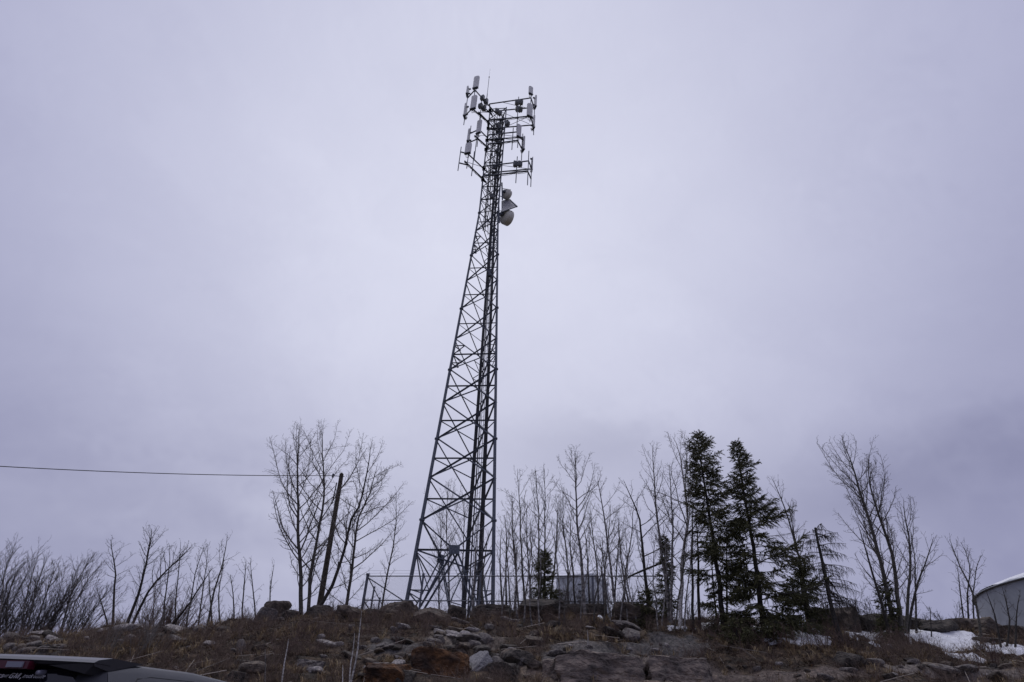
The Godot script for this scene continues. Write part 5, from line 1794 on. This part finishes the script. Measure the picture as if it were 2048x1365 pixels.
	for q in [[1003, 1236, 1008, 1180, 1016, 1120], [1020, 1240, 1018, 1170, 1014, 1110, 1018, 1060], [1037, 1244, 1030, 1190, 1034, 1140, 1030, 1070], [1048, 1246, 1052, 1190, 1060, 1130, 1066, 1060], [1064, 1252, 1060, 1190, 1064, 1130, 1060, 1050], [1079, 1254, 1076, 1200, 1082, 1150, 1078, 1090], [1118, 1246, 1120, 1190, 1114, 1130, 1108, 1060], [1128, 1250, 1130, 1200, 1138, 1150, 1150, 1090], [1160, 1246, 1166, 1190, 1176, 1140, 1180, 1070], [1188, 1250, 1190, 1200, 1202, 1150, 1206, 1080], [1206, 1252, 1212, 1200, 1210, 1150, 1200, 1080], [1222, 1250, 1216, 1200, 1206, 1150, 1190, 1100], [1240, 1252, 1244, 1200, 1256, 1140, 1250, 1060], [1256, 1254, 1250, 1200, 1240, 1140, 1232, 1110], [1276, 1256, 1262, 1200, 1252, 1150, 1238, 1080], [1290, 1256, 1282, 1210, 1272, 1160], [1316, 1260, 1312, 1200, 1306, 1140, 1312, 1070], [1322, 1262, 1330, 1200, 1334, 1140, 1326, 1040], [1350, 1262, 1356, 1200, 1366, 1140, 1372, 1060], [1370, 1264, 1372, 1200, 1380, 1140, 1384, 1060]]:
		list.append(["aspen_tree", "pale-stemmed young aspen rooted on the slope just in front of the crest boulders", "young aspens in front of the crest boulders", "thin", "bark_pale" if int(q[0]) % 3 else "bark", "twig_pale" if int(q[0]) % 2 else "twig", 0.0, 0.026, q])
	var k := 0
	for q in list:
		k += 1
		bare_tree(k, q[0], q[1], "sapling" if q[0] == "birch_sapling" else "tree", q[2], q[3], q[4], q[5], q[6], q[7], q[8])
	# the drooping dead branch of the dark poplar is a fallen limb caught in its fork
	var a := at(1290, 1140, 24.7)
	var e := at(1236, 1170, 24.0)
	var limb := Maker.new()
	limb.tube(PackedVector3Array([at(1345, 1118, 24.7) - a, Vector3.ZERO, (e - a) * 0.5 + Vector3(0, 0.06, 0), e - a]), PackedFloat32Array([0.03, 0.045, 0.035, 0.012]), 6)
	solo("fallen_limb", limb.mesh(), M.bark_dark, a, "dead limb caught slantwise against the dark-trunked poplar", "limb")
	# thickets
	var th_ := "thicket on the low side of the hill"
	for q in [[-5, 1275, 4.3, 1.3, 0.1, 8, 27.5], [35, 1270, 3.2, 1.3, 0.06, 8, 27.2], [65, 1265, 3.9, 1.2, 0.1, 10, 27.0], [92, 1262, 3.6, 1.1, 0.12, 8, 27.4], [128, 1258, 3.5, 1.0, 0.16, 7, 27.6], [150, 1256, 3.6, 0.9, 0.17, 7, 27.2], [20, 1280, 2.3, 1.7, 0.05, 9, 26.6], [110, 1262, 1.7, 1.5, 0.1, 8, 27.8], [185, 1256, 1.9, 1.3, 0.1, 7, 27.6], [-40, 1285, 3.9, 1.4, 0.12, 8, 27.4]]:
		shrub(int(q[0]) + 40, "grey broom-like bare thicket shrub leaning in the wind", th_, "twig_dark", q[6], q[0], q[1], q[2], q[3], q[4], q[5])
	for q in [[285, 1262, 1.9, 1.7, 0.1, 17], [318, 1262, 2.2, 1.6, 0.15, 17], [345, 1262, 2.0, 1.5, 0.15, 15], [300, 1262, 1.4, 1.9, 0.1, 15], [370, 1262, 1.5, 1.3, 0.15, 12]]:
		shrub(int(q[0]), "dense reddish brown twiggy bush under the leaning trunks", "dense bushes under the leaning trunks", "twig_red", 26.8, q[0], q[1], q[2], q[3], q[4], q[5])
	for q in [[210, 1312, 1.15, 0.7, 0.02, 7], [276, 1312, 1.5, 0.8, 0.1, 8], [290, 1310, 1.2, 0.9, 0.12, 7]]:
		shrub(int(q[0]), "pale-stemmed bare clump standing just behind the car roof", "pale clumps behind the car", "twig_pale", 0.0, q[0], q[1], q[2], q[3], q[4], q[5])
	for q in [[420, 1262, 1.0, 0.9], [455, 1255, 1.1, 1.0], [480, 1245, 1.0, 0.9], [520, 1240, 0.9, 0.8], [565, 1238, 0.9, 0.9], [590, 1240, 0.9, 0.9], [635, 1238, 1.0, 0.9], [665, 1238, 1.2, 1.0], [690, 1238, 1.2, 1.0], [715, 1238, 1.1, 0.9], [745, 1238, 1.0, 0.9], [775, 1238, 0.9, 0.8]]:
		shrub(int(q[0]), "low bare twiggy bush behind the boulders below the poplars", "low bushes among the crest boulders", "twig", 26.5, q[0], q[1], q[2], q[3], 0.0, 9)
	for q in [[860, 1240, 1.3, 1.0], [885, 1240, 1.5, 1.0], [840, 1240, 1.1, 0.9], [905, 1240, 1.4, 0.9], [925, 1240, 1.5, 0.9], [960, 1238, 1.3, 0.9], [980, 1238, 1.1, 0.9]]:
		shrub(int(q[0]), "grey bush growing under the tower", "bushes under the tower", "twig", 30.5, q[0], q[1], q[2] * 1.2, q[3] * 1.2, 0.0, 10)
	for q in [[1005, 1240], [1030, 1240], [1120, 1240], [1145, 1240], [1170, 1238], [1205, 1240], [1240, 1242], [1280, 1245], [1310, 1248], [1018, 1240], [1060, 1240], [1105, 1240], [1133, 1240], [1158, 1238], [1190, 1240], [1222, 1242], [1262, 1244], [1340, 1250], [1375, 1252]]:
		shrub(int(q[0]), "low grey bush among the thin aspens", "low bushes among the aspens", "twig", 26.2, q[0], q[1], 1.35, 1.0, 0.0, 9)
	for q in [[1655, 1270, 1.6], [1690, 1272, 1.9], [1715, 1275, 1.8], [1740, 1280, 1.6], [1760, 1282, 1.4], [1835, 1272, 1.0], [1880, 1262, 0.9], [1905, 1262, 1.1]]:
		shrub(int(q[0]), "dark leafless bush round the foot of the leaning poplars", "dark bushes at the leaning poplars", "twig_dark", 24.6, q[0], q[1], q[2], 1.1, -0.05, 9)
	for q in [[795, 1290, 0.7], [1090, 1285, 0.6], [1235, 1270, 0.5], [735, 1270, 0.8], [850, 1260, 0.7], [600, 1300, 0.8], [560, 1320, 0.9], [1985, 1330, 0.9], [1955, 1345, 0.8]]:
		shrub(int(q[0]), "small reddish bare bush rooted in the slope", "small bushes on the slope", "twig_red", 0.0, q[0], q[1], q[2], 0.6, 0.0, 10)
	for q in [[1395, 1268], [1415, 1272], [1440, 1280], [1465, 1284], [1495, 1290], [1515, 1292], [1548, 1296], [1590, 1296], [1640, 1292], [1660, 1294], [1705, 1296], [1725, 1300], [1760, 1300], [1820, 1300]]:
		shrub(int(q[0]) + 3, "tangled brown bush in the undergrowth below the spruces and leaning poplars", "undergrowth bushes below the spruces", "twig_red", 0.0, q[0], q[1], 0.85, 0.9, 0.0, 9)
	# spruces
	spruce(1, "tallest spruce with a dense dark club-shaped top", 22.8, 0.11, [1450, 1275, 1431, 1114, 1411, 982, 1393, 868], func(t: float, a: float) -> float:
		if t > 0.7:
			return (0.05 + 1.02 * pow((1.0 - t) / 0.3, 0.7)) * (1.15 if cos(a) > 0 else 0.95)
		return (1.15 + 0.4 * sin(t * 16.0)) * (1.2 if cos(a) > 0 else 1.0), 23.0, 0.05, 0.5)
	spruce(2, "second tall spruce with a narrow pointed top and wide spreading lower boughs", 22.4, 0.105, [1530, 1284, 1507, 1097, 1490, 998, 1472, 886], func(t: float, a: float) -> float:
		return (0.08 + 2.25 * pow(1.0 - t, 0.85)) * (1.15 if cos(a) > 0 else 0.88) * (0.85 if t < 0.15 else 1.0), 19.0, 0.06, 0.32)
	spruce(3, "smallest spruce standing on the crest boulders beside the equipment shelter", 25.4, 0.05, [1091, 1225, 1090, 1160, 1089, 1104], func(t: float, _a: float) -> float: return 0.06 + 1.15 * pow(1.0 - t, 0.8), 34.0, 0.05, 0.12)
	spruce(4, "narrow dark spruce half hidden behind the pale aspens", 24.0, 0.05, [1333, 1262, 1331, 1160, 1328, 1076], func(t: float, _a: float) -> float: return 0.06 + 0.5 * pow(1.0 - t, 0.6), 22.0, 0.04, 0.45)
	spruce(5, "small dense spruce past the wide-boughed one, beside the dead larch", 23.2, 0.07, [1622, 1280, 1606, 1180, 1597, 1120], func(t: float, _a: float) -> float: return 0.08 + 0.95 * pow(1.0 - t, 0.55), 26.0, 0.05, 0.15)
	spruce(6, "young low spruce hugging the ground under the wide-boughed spruce", 22.2, 0.04, [1570, 1296, 1566, 1250, 1563, 1190], func(t: float, _a: float) -> float: return 0.1 + 0.85 * pow(1.0 - t, 0.6), 26.0, 0.05, 0.2)
	spruce(7, "low spreading spruce sapling at the foot of the tallest spruce", 21.5, 0.04, [1475, 1300, 1474, 1275, 1472, 1245], func(t: float, _a: float) -> float: return 0.15 + 1.0 * pow(1.0 - t, 0.6), 34.0, 0.03, 0.2)
	spruce(8, "small spruce tuft among the trunks beside the dark poplar", 24.3, 0.035, [1296, 1248, 1294, 1215, 1292, 1180], func(t: float, _a: float) -> float: return 0.08 + 0.5 * pow(1.0 - t, 0.6), 28.0, 0.04, 0.2)
	spruce(9, "young spruce tangled in the leaning poplars' trunks", 23.2, 0.04, [1776, 1284, 1773, 1230, 1770, 1165], func(t: float, _a: float) -> float: return 0.08 + 0.5 * pow(1.0 - t, 0.6), 22.0, 0.1, 0.5)
	dead_larch([1684, 1288, 1664, 1214, 1645, 1127, 1631, 1057], "broken-topped dead larch with drooping twiggy branches past the spruces")


func _ready() -> void:
	make_camera_and_light()
	make_materials()
	make_ground()
	make_snow()
	make_boulders()
	make_cover()
	make_tower()
	make_tank()
	make_shelter()
	make_fence()
	make_pole()
	make_trees()
	make_car()
